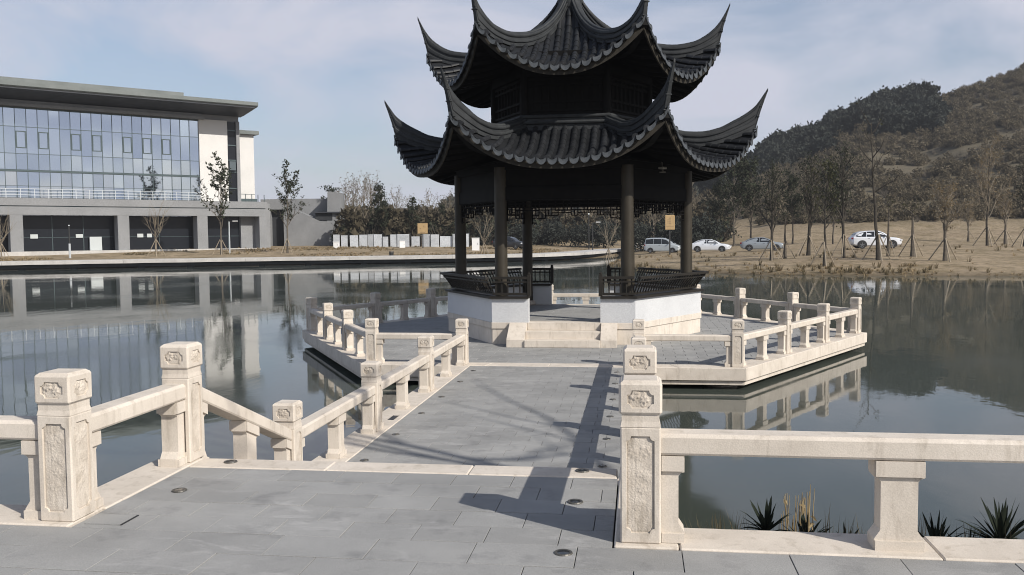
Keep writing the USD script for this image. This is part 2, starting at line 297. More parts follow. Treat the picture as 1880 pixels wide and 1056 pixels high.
for (a, b, c, d) in pave_rows(-3.1, -0.13, 4.5, 5.8, 0.385, 0.26, 1) + [q for q in pave_rows(-6.0, 3.6, 3.0, 4.5, 0.52, 0.30, 2) if q[1] > 3.5 or abs(q[0]) < 2]:
    slab(MB(), a, b, c, d, 0.0 + pr.uniform(-0.0015, 0.0015)).build('paving_slab', pr.choice(PAVE), prom)
rest = MB()
for q in pave_rows(-14, 14, -8, 3.0, 0.6, 0.5, 3): slab(rest, *q, 0.0)
for q in pave_rows(-14, -6.0, 3.0, 4.5, 0.6, 0.3, 4) + pave_rows(3.6, 14, 3.0, 4.5, 0.6, 0.3, 5): slab(rest, *q, 0.0)
rest.build('outer_paving_slabs', PAVE[1], prom, kind='stuff')
kerb = MB().span((-14, 4.84, -1.7), (-3.45, 4.93, -0.16)).span((0.2, 4.84, -1.7), (14, 4.93, -0.16)).span((-3.40, 4.93, -1.7), (0.12, 6.0, -0.16)).build('shore_wall', STONE_OLD, label='weathered stone retaining wall under the shore railing with pale kerb stones', cat='wall')
def kerb_run(parent, a, b, w, z, th, n, name='kerb_stone', m=STONE):
    """Kerb stones of width w laid end to end from a to b (2D, centre line)."""
    a, b = A(a, float), A(b, float); d = (b - a) / n; rz = math.atan2(d[1], d[0]); L = np.linalg.norm(d)
    for k in range(n):
        c = a + d * (k + .5); MB().box((c[0], c[1], z - th / 2), (L - 0.004, w, th), rz, 0.008).build(name, m, parent)
kerb_run(kerb, (-14, 4.67), (-3.12, 4.67), 0.335, 0.008, 0.17, 9)
kerb_run(kerb, (0.2055, 4.67), (14, 4.67), 0.335, 0.008, 0.17, 11)
kerb_run(kerb, (-3.265, 4.84), (-3.265, 6.04), 0.32, 0.006, 0.17, 1)
kerb_run(kerb, (0.04, 4.51), (0.04, 6.04), 0.325, 0.006, 0.17, 1)
kerb_run(kerb, (-3.095, 5.92), (-0.135, 5.92), 0.235, 0.006, 0.16, 3)

# ------------------------------------------------------------------ bridge and platform
bridge = MB().span((-3.36, 7.75, -1.02), (0.14, 16.08, DZ - 0.05)).build('footbridge', STONE_OLD, label='low stone footbridge with grey pavers leading to the pavilion', cat='footbridge')
for k in range(5):                                      # stairs from the landing down to the deck
    MB().span((-3.12, 6.0 + 0.35 * k, -1.4), (-0.11, 6.39 + 0.35 * k + (0.0 if k < 4 else 0), -0.155 * (k + 1) + (0.001 * k)), 0.01).build('stair_step', STONE, bridge)
for x0, x1 in ((-3.43, -3.125), (-0.105, 0.2)):         # sloped stair strings
    MB().prism([(6.045, -1.3), (7.80, -1.3), (7.80, DZ + 0.004), (7.62, DZ + 0.03), (6.10, -0.03), (6.045, -0.03)], x1 - x0, ((x0, 0, 0), (0, 1, 0), (0, 0, 1), (1, 0, 0))).build('stair_string', STONE, bridge)
kerb_run(bridge, (-3.235, 7.805), (-3.235, 16.07), 0.38, DZ + 0.006, 0.22, 6)
kerb_run(bridge, (0.015, 7.805), (0.015, 16.07), 0.38, DZ + 0.006, 0.22, 6)
for y in (9.2, 12.0, 14.8): MB().span((-2.9, y - 0.25, -2.6), (-0.3, y + 0.25, -1.021)).build('pier', STONE_OLD, bridge)
for q in pave_rows(-3.04, -0.18, 7.8, 16.08, 0.36, 0.236, 6):
    slab(MB(), *q, DZ + pr.uniform(-0.0015, 0.0015)).build('paving_slab', pr.choice(PAVE), bridge)

HC = A([-1.60, 22.11])
def hexpt(R, k, c=HC): return c + R * A([math.cos(math.radians(k)), math.sin(math.radians(k))])
def hexpoly(R, c=HC): return Polygon([hexpt(R, k, c) for k in range(0, 360, 60)])
def hexring(mb, prof, c=HC, closed=True):
    """Sweep a closed (circumradius, z) profile round a hexagon."""
    v = [(*hexpt(r, k, c), z) for k in range(0, 360, 60) for r, z in prof]; n = len(prof); f = []
    for s in range(6):
        for i in range(n if closed else n - 1):
            j = (i + 1) % n; t = (s + 1) % 6
            f += [[s * n + i, t * n + i, t * n + j], [s * n + i, t * n + j, s * n + j]]
    f = A(f)
    area = sum(prof[i][0] * prof[(i + 1) % n][1] - prof[(i + 1) % n][0] * prof[i][1] for i in range(n))
    return mb.add(v, f if area > 0 else f[:, ::-1])
plat = MB(); plat.prism(hexpoly(6.72), 0.16, ((0, 0, -0.99), (1, 0, 0), (0, 1, 0), (0, 0, 1)))
plat = plat.build('lake_platform', JOINT, label='hexagonal stone platform over the lake carrying the pavilion', cat='platform')
for k in range(0, 360, 60):
    n = 6; o0, o1, i0, i1 = (hexpt(R, kk) for R, kk in ((6.96, k), (6.96, k + 60), (6.49, k), (6.49, k + 60)))
    l0, l1 = hexpt(6.91, k), hexpt(6.91, k + 60); m0, m1 = hexpt(6.3, k), hexpt(6.3, k + 60)
    for j in range(n):
        a, b = (j + .0015) / n, (j + .9985) / n
        for (p0, p1, q0, q1, z1, z0, nm) in ((o0, o1, i0, i1, DZ + 0.006, DZ - 0.215, 'kerb_stone'), (l0, l1, m0, m1, DZ - 0.228, DZ - 0.30, 'lower_course')):
            quad = [p0 + (p1 - p0) * a, p0 + (p1 - p0) * b, q0 + (q1 - q0) * b, q0 + (q1 - q0) * a]
            mb = MB(); slab_poly(mb, Polygon(quad), z1, z1 - z0, 0.008)
            mb.add([(*q, z0) for q in quad], [[0, 3, 2, 1]] if True else []).build(nm, STONE, plat)
for k in range(0, 360, 60):
    for R in (4.2, 6.2):
        p = hexpt(R, k); MB().tube([(p[0], p[1], -2.8), (p[0], p[1], -0.992)], 0.3, 12).build('pile', STONE_OLD, plat)
inner = hexpoly(6.485).difference(hexpoly(3.05)); sm = MB(); cnt = 0
x_lo, x_hi, y_lo, y_hi = inner.bounds
for q in pave_rows(x_lo, x_hi, y_lo, y_hi, 0.42, 0.285, 8):
    piece = sbox(q[0] + .003, q[1] + .003, q[2] - .003, q[3] - .003).intersection(inner)
    if piece.is_empty or piece.area < 0.003: continue
    if q[1] < 20.2 and cnt < 270:
        cnt += 1; slab_poly(MB(), piece, DZ + pr.uniform(-0.001, 0.001)).build('paving_slab', pr.choice(PAVE), plat)
    else: slab_poly(sm, piece, DZ)
sm.build('outer_paving_slabs', PAVE[1], plat, kind='stuff')

# ------------------------------------------------------------------ stone balustrades
def notched(w, h, r, n=5):
    p = sbox(-w / 2, -h / 2, w / 2, h / 2)
    for sx in (-1, 1):
        for sy in (-1, 1): p = p.difference(Point(sx * w / 2, sy * h / 2).buffer(r, n))
    return p
def ext(poly, h):
    m = trimesh.creation.extrude_polygon(poly, h, engine='earcut'); m.merge_vertices()
    return m3.Manifold(m3.Mesh(np.asarray(m.vertices, np.float32), np.asarray(m.faces, np.uint32)))
def cut_faces(body, w, poly, zc, depth):
    tool = ext(poly, 0.2)
    for k in range(4):
        t = tool.rotate([90, 0, 0]).translate([0, -w / 2 + depth, zc]).rotate([0, 0, 90 * k])
        body = body - t
    return body
def manif(v, f): return m3.Manifold(m3.Mesh(np.asarray(v, np.float32), np.asarray(f, np.uint32)))
SHW, CPW = 0.205, 0.218
body = manif(*cbox_mesh(SHW, SHW, 0.60, 0.008)).translate([0, 0, 0.30])
body = cut_faces(body, SHW, notched(0.142, 0.50, 0.024), 0.305, 0.012)
sh = MB().tm(body)
hw = SHW / 2
cv = lambda w0, w1, z0, z1: ([(x * w, y * w, z) for w, z in ((w0, z0), (w1, z1)) for x, y in ((-1, -1), (1, -1), (1, 1), (-1, 1))], [[0, 3, 2, 1], [4, 5, 6, 7], [0, 1, 5, 4], [1, 2, 6, 5], [2, 3, 7, 6], [3, 0, 4, 7]])
sh.add(*cv(0.1005, 0.095, 0.6, 0.628)); sh.add(*cv(0.0945, 0.0945, 0.626, 0.672))
SHAFT = sh.arrays()
cp = manif(*cbox_mesh(CPW, CPW, 0.164, 0.012)).translate([0, 0, 0.747]) + manif(*[A(q) for q in (lambda m: (m.vertices, m.faces))(trimesh.convex.convex_hull(A([(x * w, y * w, z) for w, z in ((0.0965, 0.826), (0.085, 0.838)) for x in (-1, 1) for y in (-1, 1)])))])
cp = cut_faces(cp, CPW, notched(0.135, 0.092, 0.024), 0.744, 0.009)
CAP = MB().tm(cp).arrays()
def relief(w, h, r, nu, nv, seed, z0, petals, amp=1.0):
    """A carved lotus-and-leaf relief that fills a notched panel, facing -y at y = 0."""
    u, v = np.meshgrid(np.linspace(-w / 2, w / 2, nu), np.linspace(-h / 2, h / 2, nv), indexing='ij')
    q = np.stack([u * 38, v * 38, 0 * u + seed], -1); n = meshkit.fbm(q, 3, seed)
    hgt = np.zeros_like(u)
    rs = random.Random(seed)
    for _ in range(petals):
        cx_, cy_, rr = rs.uniform(-.3, .3) * w, rs.uniform(-.36, .36) * h, rs.uniform(.018, .034)
        th = np.arctan2(v - cy_, u - cx_); rad = np.hypot(u - cx_, v - cy_); ph = rs.uniform(0, 6.3); m = rs.choice((5, 6, 7))
        edge = rr * (0.72 + 0.28 * np.abs(np.cos(m / 2 * th + ph)))
        hgt = np.maximum(hgt, np.clip((edge - rad) / 0.006, 0, 1) * (0.006 - 0.0025 * np.exp(-(rad / (0.35 * rr)) ** 2) + 0.0015 * np.cos(m * th + 2 * ph)))
    for _ in range(petals):                             # stems
        a, b = rs.uniform(-.4, .4) * w, rs.uniform(-.1, .1) * w; c = a + b * np.sin(v / h * 5 + rs.uniform(0, 6))
        hgt = np.maximum(hgt, 0.0035 * np.exp(-((u - c) / 0.004) ** 2))
    hgt = hgt * amp + (n - 0.5) * 0.0012
    cx_ = np.minimum(np.hypot(np.abs(u) - w / 2, np.abs(v) - h / 2) - r, 9); ed = np.minimum.reduce([w / 2 - np.abs(u), h / 2 - np.abs(v), cx_])
    hgt = np.where(ed < 0.004, -0.002, np.maximum(hgt, 0.0004))
    return np.stack([u, -hgt, v + z0], -1).reshape(-1, 3), gridfaces(nu, nv)
REL = {s: (relief(0.130, 0.086, 0.022, 30, 20, s, 0.744, 3), relief(0.138, 0.494, 0.022, 28, 84, s + 9, 0.305, 9, 0.55)) for s in (1, 2, 3)}
def post(parent, x, y, z, rz=0.0, carve=0):
    m = STONE_OLD if carve == 0 else STONE
    p = MB().add(*SHAFT).move((x, y, z), rz).build('post', STONE, parent, smooth=25)
    MB().add(*CAP).move((x, y, z), rz).build('cap', STONE, p, smooth=25)
    if carve:
        cpn, shp = REL[carve]
        for k in (0, 1, 3):
            a = rz + k * math.pi / 2
            for (v, f), half, dep in ((cpn, CPW / 2, .0085), (shp, SHW / 2, .0105)):
                MB().add(rotz(A(v) + [0, -half + dep, 0], a) + [x, y, z], f).build('carved_panel', STONE_CARVED, p, smooth=True)
    return p
BAL = Polygon([(-.118, 0), (.118, 0), (.118, .055), (.105, .075), (.088, .1), (.088, .345), (.1, .36), (.118, .365), (.118, .452), (-.118, .452), (-.118, .365), (-.1, .36), (-.088, .345), (-.088, .1), (-.105, .075), (-.118, .055)])
HALF = BAL.intersection(sbox(0, -1, 1, 1))
def along(a, b): d = A(b, float)[:2] - A(a, float)[:2]; return d / np.linalg.norm(d)
def baluster(parent, p, d, z, poly=BAL, slope=0.0, name='baluster', m=STONE):
    mb = MB()
    core = poly.intersection(sbox(-1, 0, 1, .452)); nrm = A([-d[1], d[0], 0])
    o = A([p[0], p[1], z]) - nrm * 0.06
    mb.prism(core, 0.12, (o, (d[0], d[1], slope), (0, 0, 1), nrm))
    x0, _, x1, _ = poly.bounds                          # raised foot and head blocks
    for z0, z1, e in ((0.002, .05, .018), (.372, .449, .018)):
        mb.prism([(x0 + .002, z0), (x1 - .002, z0), (x1 - .002, z1), (x0 + .002, z1)], 0.12 + 2 * e, (A([p[0], p[1], z]) - nrm * (0.06 + e), (d[0], d[1], slope), (0, 0, 1), nrm))
    return mb.build(name, m, parent)
def rail(parent, a, b, za, zb, name='rail'):
    """Handrail from post face to post face with a softly chamfered section."""
    a, b = A(a, float), A(b, float); d = along(a, b); n = A([-d[1], d[0]]); sec = [(-.072, 0), (.072, 0), (.080, .012), (.080, .09), (.062, .108), (-.062, .108), (-.080, .09), (-.080, .012)]
    v = [(*(p + n * x), z + .455 + q) for p, z in ((a, za), (b, zb)) for x, q in sec]; k = len(sec)
    f = [[i, (i + 1) % k, k + (i + 1) % k, k + i] for i in range(k)]
    mb = MB().add(v, f); mb.add(v[:k], [[0, i + 1, i] for i in range(1, k - 1)]).add(v[k:], [[0, i, i + 1] for i in range(1, k - 1)])
    return mb.build(name, STONE, parent)
def bay(parent, p, q, zp=0.0, zq=0.0, mid=(0.5,), halves=(1, 1)):
    """Rail, half balusters against the posts and whole balusters between two posts."""
    p, q = A(p, float), A(q, float); d = along(p, q); L = np.linalg.norm(q - p); g_ = SHW / 2 - 0.012; sl = (zq - zp) / L
    rail(parent, p + d * g_, q - d * g_, zp + sl * g_, zq - sl * g_)
    if halves[0]: baluster(parent, p + d * (SHW / 2 + .001), d, zp + sl * SHW / 2, HALF, sl, 'half_baluster')
    if halves[1]: baluster(parent, q - d * (SHW / 2 + .001), -d, zq - sl * SHW / 2, HALF, -sl, 'half_baluster')
    for t in mid: baluster(parent, p + (q - p) * t, d, zp + (zq - zp) * t, BAL, sl)
def balustrade(label, pts, group=None, posts=None, carve=None, mids=None, halves=None):
    t = thing('stone_balustrade', label, 'balustrade', group=group)
    for i, (x, y, z) in enumerate(pts):
        if posts is None or posts[i]:
            d = along(pts[max(i - 1, 0)], pts[min(i + 1, len(pts) - 1)]) if len(pts) > 1 else A([1, 0])
            ang = math.atan2(*along(pts[i], pts[i + 1])[::-1]) if i + 1 < len(pts) else math.atan2(*along(pts[i - 1], pts[i])[::-1])
            post(t, x, y, z, ang, carve[i] if carve else 0)
    for i in range(len(pts) - 1):
        (x0, y0, z0), (x1, y1, z1) = pts[i], pts[i + 1]
        bay(t, (x0, y0), (x1, y1), z0, z1, mids[i] if mids else (0.5,), halves[i] if halves else (1, 1))
    return t
XL, XR = -3.222, 0.012
yA, yB, yC, yD, yE, yF = 4.657, 5.987, 7.906, 10.56, 13.42, 16.28
L0 = 0.006; L1 = DZ + 0.006
for X, lab in ((XL, 'cream stone balustrade on the left of the footbridge, stepping down from the landing'), (XR, 'cream stone balustrade on the right of the footbridge, its near post closest to the camera')):
    t = balustrade(lab, [(X, yA, L0), (X, yB, L0), (X, yC, L1), (X, yD, L1), (X, yE, L1), (X, yF, L1)], carve=[1, 2, 3, 1, 2, 3], mids=[(), (0.52,), (0.5,), (0.5,), (0.5,)], halves=[(1, 1), (1, 1), (1, 1), (1, 1), (1, 1)])
balustrade('cream stone balustrade along the shore walk at the right foreground', [(XR, yA, L0), (2.58, yA, L0), (5.15, yA, L0), (7.72, yA, L0)], posts=[0, 1, 1, 1], carve=[0, 1, 2, 3], mids=[(0.4925,)] * 3)
balustrade('cream stone balustrade along the shore walk at the left foreground edge', [(XL, yA, L0), (XL - 2.58, yA, L0), (XL - 5.15, yA, L0)], posts=[0, 1, 1], carve=[0, 3, 2])
HP = [(*hexpt(6.697, k), L1) for k in range(0, 360, 60)]
def thirds(p, q): p, q = A(p), A(q); return [tuple(p + (q - p) * t) for t in (0, 1 / 3, 2 / 3, 1)]
balustrade('short cream stone balustrade on the platform front, left of the footbridge', [HP[4], (XL, HP[4][1], L1)], posts=[1, 0], carve=[2, 0], mids=[()])
balustrade('short cream stone balustrade on the platform front, right of the footbridge', [(XR, HP[5][1], L1), HP[5]], posts=[0, 1], carve=[0, 1], mids=[()])
balustrade('sunlit stone balustrade on the right front side of the lake platform', thirds(HP[5], HP[0]), posts=[0, 1, 1, 1], carve=[0, 2, 3, 1])
balustrade('stone balustrade on the right rear side of the lake platform, its inner face shaded', thirds(HP[0], HP[1]), posts=[0, 1, 1, 1])
balustrade('stone balustrade across the rear of the lake platform behind the pavilion', thirds(HP[1], HP[2]), posts=[0, 1, 1, 1])
balustrade('shaded stone balustrade on the left rear side of the lake platform', thirds(HP[2], HP[3]), posts=[0, 1, 1, 1])
balustrade('stone balustrade on the left front side of the lake platform, outer face in shade', thirds(HP[3], HP[4]), posts=[0, 1, 1, 0], carve=[0, 3, 1, 0])


# ------------------------------------------------------------------ pavilion
PC = A([-1.61, 22.11])
pav = thing('pavilion', 'dark two tiered hexagonal pavilion with upswept tiled eaves on the lake platform', 'pavilion', (PC[0], PC[1], 0))
FZ = -0.30                                              # pavilion floor
C0 = A([0.0, 0.0])
hp = lambda R, k: hexpt(R, k, C0)
def wedge_gap(mb_poly, gaps):                           # clear the front and rear entrances
    for x0, x1, y0, y1 in gaps: mb_poly = mb_poly.difference(sbox(x0, y0, x1, y1))
    return mb_poly
GAP = [(-0.75, 0.81, -3.4, -1.5), (-0.75, 0.81, 1.5, 3.4)]
def hexp2(R): return Polygon([hp(R, k) for k in range(0, 360, 60)])
def extr(mb, poly, z0, z1):
    for q in getattr(poly, 'geoms', [poly]):
        if q.geom_type == 'Polygon' and q.area > 1e-5: mb.prism(q, z1 - z0, ((0, 0, z0), (1, 0, 0), (0, 1, 0), (0, 0, 1)))
    return mb
base = extr(MB(), hexp2(3.10), DZ - 0.02, FZ - 0.006).build('plinth', STONE_OLD, pav)
for k in range(0, 360, 60):                             # two courses of plinth blocks on each side
    a, b = hp(3.13, k), hp(3.13, k + 60); ai, bi = hp(2.7, k), hp(2.7, k + 60); al, bl = hp(3.105, k), hp(3.105, k + 60)
    for (p, q, z0, z1, n) in ((al, bl, DZ + 0.002, FZ - 0.135, 2), (a, b, FZ - 0.131, FZ + 0.001, 3)):
        if k == 240 and z1 > FZ - .1: pass
        for j in range(n):
            t0, t1 = j / n + .001, (j + 1) / n - .001
            quad = Polygon([p + (q - p) * t0, p + (q - p) * t1, ai + (bi - ai) * t1, ai + (bi - ai) * t0])
            slab_poly(MB(), quad, z1, z1 - z0, 0.006).build('plinth_block', STONE, base)
flo = MB()
for q in pave_rows(-2.7, 2.7, -2.4, 2.4, 0.9, 0.45, 12):
    piece = sbox(q[0] + .002, q[1] + .002, q[2] - .002, q[3] - .002).intersection(hexp2(2.72))
    if not piece.is_empty and piece.area > .01: slab_poly(MB(), piece, FZ + 0.003, .03).build('floor_slab', pr.choice(PAVE), base)
for j in range(3):                                      # entrance steps, front; treads of stone
    y1 = -2.71 - 0.002; y0 = y1 - 0.30 * (2 - j) - 0.001
    if j < 2: MB().span((-0.775, y0, DZ + 0.002), (0.825, y1 - 0.0, DZ + 0.158 * (j + 1)), 0.01).build('entrance_step', STONE, pav)
MB().span((-0.775, -2.73, FZ - 0.16), (0.825, -2.30, FZ + 0.006), 0.008).build('entrance_step', STONE, pav)
for x0, x1 in ((-1.16, -0.78), (0.83, 1.17)):
    MB().prism([(-2.715, DZ + .002), (-3.27, DZ + .002), (-3.27, DZ + 0.16), (-2.74, FZ + 0.004), (-2.715, FZ + 0.004)], x1 - x0, ((x0, 0, 0), (0, 1, 0), (0, 0, 1), (1, 0, 0))).build('step_cheek', STONE, pav)
ring = lambda Ro, Ri: wedge_gap(hexp2(Ro).difference(hexp2(Ri)), GAP)
wall = extr(MB(), ring(3.115, 2.86), FZ + 0.002, 0.222).build('low_white_wall', WHITEWALL, pav)
extr(MB(), ring(3.19, 2.74), 0.224, 0.275).build('bench_seat', DARKWOOD, pav)
def side_runs():
    """Bench sides as runs (start, end, kind): four full sides and the four stubs beside the entrances."""
    out = []
    for k in (0, 120, 180, 300): out.append((hp(1, k), hp(1, k + 60), True))
    return out
def backrest(a, b, flare0, flare1, n, straight=False):
    """Leaning backrest between unit-hexagon directions a, b: rails, curved slats."""
    Rb, Rm, Rt = 3.0, 3.10, 3.27
    P = lambda u, R, z: (*(A(a) + (A(b) - A(a)) * u) * R, z)
    if straight: Rm = Rt = 3.08; Rb = 3.08
    MB().bar(P(flare0, Rb, .325), P(flare1, Rb, .325), .05, .05).build('backrest_bottom_rail', DARKWOOD, pav)
    MB().bar(P(flare0, Rt, .675), P(flare1, Rt, .675), .075, .055).build('backrest_top_rail', DARKWOOD, pav)
    MB().bar(P(flare0, (Rm + Rt) / 2 + .02, .585), P(flare1, (Rm + Rt) / 2 + .02, .585), .035, .03).build('backrest_middle_rail', DARKWOOD, pav)
    for i in range(n):
        u = flare0 + (flare1 - flare0) * (i + .5) / n
        MB().tube([P(u, Rb, .30), P(u, Rb + (Rm - Rb) * .7, .42), P(u, Rm + (Rt - Rm) * .4, .55), P(u, Rt - .005, .66)], .016, 4).build('backrest_slat', DARKWOOD, pav)
for k in (0, 120, 180, 300): backrest(hp(1, k), hp(1, k + 60), 0.0, 1.0, 26)
ap = 3.08 * math.sqrt(3) / 2
for k in (240, 60):
    a, b = hp(1, k), hp(1, k + 60)
    for f0, f1 in ((0.0, 0.29), (0.76 if k == 240 else 0.71, 1.0)):
        if k == 240: f0, f1 = ((0.0, 0.26) if f0 == 0 else (0.765, 1.0))
        else: f0, f1 = ((0.0, 0.235) if f0 == 0 else (0.74, 1.0))
        backrest(a, b, f0, f1, 6, straight=True)
        ue = f1 if f0 == 0 else f0
        e = (A(a) + (A(b) - A(a)) * ue) * 3.08
        MB().box((e[0], e[1], 0.51), (.085, .085, .47), 0, .01).box((e[0], e[1], .765), (.06, .06, .05), 0, .012).build('backrest_end_post', DARKWOOD, pav)
COLR = 2.77
for k in range(0, 360, 60):
    p = hp(COLR, k)
    c = MB().tube([(p[0], p[1], FZ + .1), (p[0], p[1], 1.2), (p[0], p[1], 3.1)], [.142, .140, .134], 28).build('column', COLWOOD, pav, smooth=40)
    z = FZ; v, f = tubemesh([(p[0], p[1], z), (p[0], p[1], z + .03), (p[0], p[1], z + .09), (p[0], p[1], z + .125)], [.19, .215, .20, .165], 24)
    MB().add(v, f).build('column_base', STONE_OLD, c, smooth=30)
for k in range(0, 360, 60):                             # beams, boards and hanging lattice between columns
    a, b = A([*hp(COLR, k)]), A([*hp(COLR, k + 60)]); d = (b - a) / np.linalg.norm(b - a); L = COLR
    B3 = lambda u, z: (a[0] + d[0] * u, a[1] + d[1] * u, z)
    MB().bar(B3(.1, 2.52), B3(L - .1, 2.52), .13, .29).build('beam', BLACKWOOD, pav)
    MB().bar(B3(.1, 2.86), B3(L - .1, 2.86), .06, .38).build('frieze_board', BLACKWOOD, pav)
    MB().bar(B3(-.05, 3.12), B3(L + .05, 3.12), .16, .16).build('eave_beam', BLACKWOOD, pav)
    lat = MB(); w = .022; u0_, u1_ = .15, L - .15; N = 14; st = (u1_ - u0_) / N
    H_ = lambda ua, ub, z: lat.bar(B3(ua, z), B3(ub, z), .03, w)
    V_ = lambda u, za, zb: lat.bar(B3(u, za), B3(u, zb), .03, w, up=(d[0], d[1], 0))
    zt = 2.36
    H_(u0_, u1_, zt); H_(u0_, u1_, zt - .07)
    drop = [3, 3, 2, 2, 1, 1, 2, 2, 1, 1, 2, 2, 3, 3]
    for i in range(N):
        ua = u0_ + st * i
        z3 = zt - .07 - .075 * drop[i]
        H_(ua, ua + st, z3)
        for q in range(1, drop[i]):
            if (i + q) % 2: H_(ua, ua + st, zt - .07 - .075 * q)
            else: V_(ua + st * .5, zt - .07 - .075 * (q - 1), zt - .07 - .075 * (q + 1))
        V_(ua, zt, z3 if (i == 0 or drop[i] >= drop[i - 1]) else zt - .07 - .075 * drop[i - 1])
    V_(u1_, zt, zt - .45); V_(u0_, zt, zt - .45); H_(u0_, u0_ + .12, zt - .42); H_(u1_ - .12, u1_, zt - .42)
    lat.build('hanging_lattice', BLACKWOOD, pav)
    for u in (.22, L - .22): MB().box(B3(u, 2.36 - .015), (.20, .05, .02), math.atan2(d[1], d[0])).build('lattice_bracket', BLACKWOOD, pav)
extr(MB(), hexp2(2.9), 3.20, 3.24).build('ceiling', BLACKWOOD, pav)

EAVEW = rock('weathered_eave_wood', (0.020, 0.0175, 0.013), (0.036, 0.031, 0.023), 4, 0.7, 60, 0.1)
def spline(x, xs, ys):
    from scipy.interpolate import PchipInterpolator
    return PchipInterpolator(xs, ys, extrapolate=True)(x)
T30 = math.tan(math.radians(30)); C30 = math.cos(math.radians(30))
HIPP = [(-1, 0), (-1, .13), (-.80, .16), (-.80, .25), (-1.05, .28), (-1.10, .36), (-1.05, .45), (-.72, .49), (-.72, .60), (-.98, .64), (-1.02, .74), (-.95, .83), (-.55, .88), (-.5, .96), (-.3, 1)]
HIPP = HIPP + [(-x, z) for x, z in HIPP[::-1]]
def sweep_hip(Rs, z0, z1, hw, k, prof=HIPP):
    """A ridge that follows a hip: bottom z0 and top z1 at each radius, half width hw."""
    e = hp(1, k); s = A([-e[1], e[0]]); n = len(prof); v = []
    for R, a, b, w in zip(Rs, z0, z1, hw):
        for x, q in prof: v.append((e[0] * R + s[0] * x * w, e[1] * R + s[1] * x * w, a + (b - a) * q))
    v = A(v); f = []
    for i in range(len(Rs) - 1):
        for j in range(n):
            t = (j + 1) % n; f += [[i * n + j, i * n + t, (i + 1) * n + t], [i * n + j, (i + 1) * n + t, (i + 1) * n + j]]
    f += [[0, j + 1, j] for j in range(1, n - 1)]; l = (len(Rs) - 1) * n; f += [[l, l + j, l + j + 1] for j in range(1, n - 1)]
    f = A(f); e1 = v[f[:, 1]] - v[f[:, 0]]; e2 = v[f[:, 2]] - v[f[:, 0]]
    vol = (v[f[:, 0]] * np.cross(e1, e2)).sum() - 0
    m = trimesh.Trimesh(v, f, process=False); m.fix_normals(); return A(m.vertices), A(m.faces)
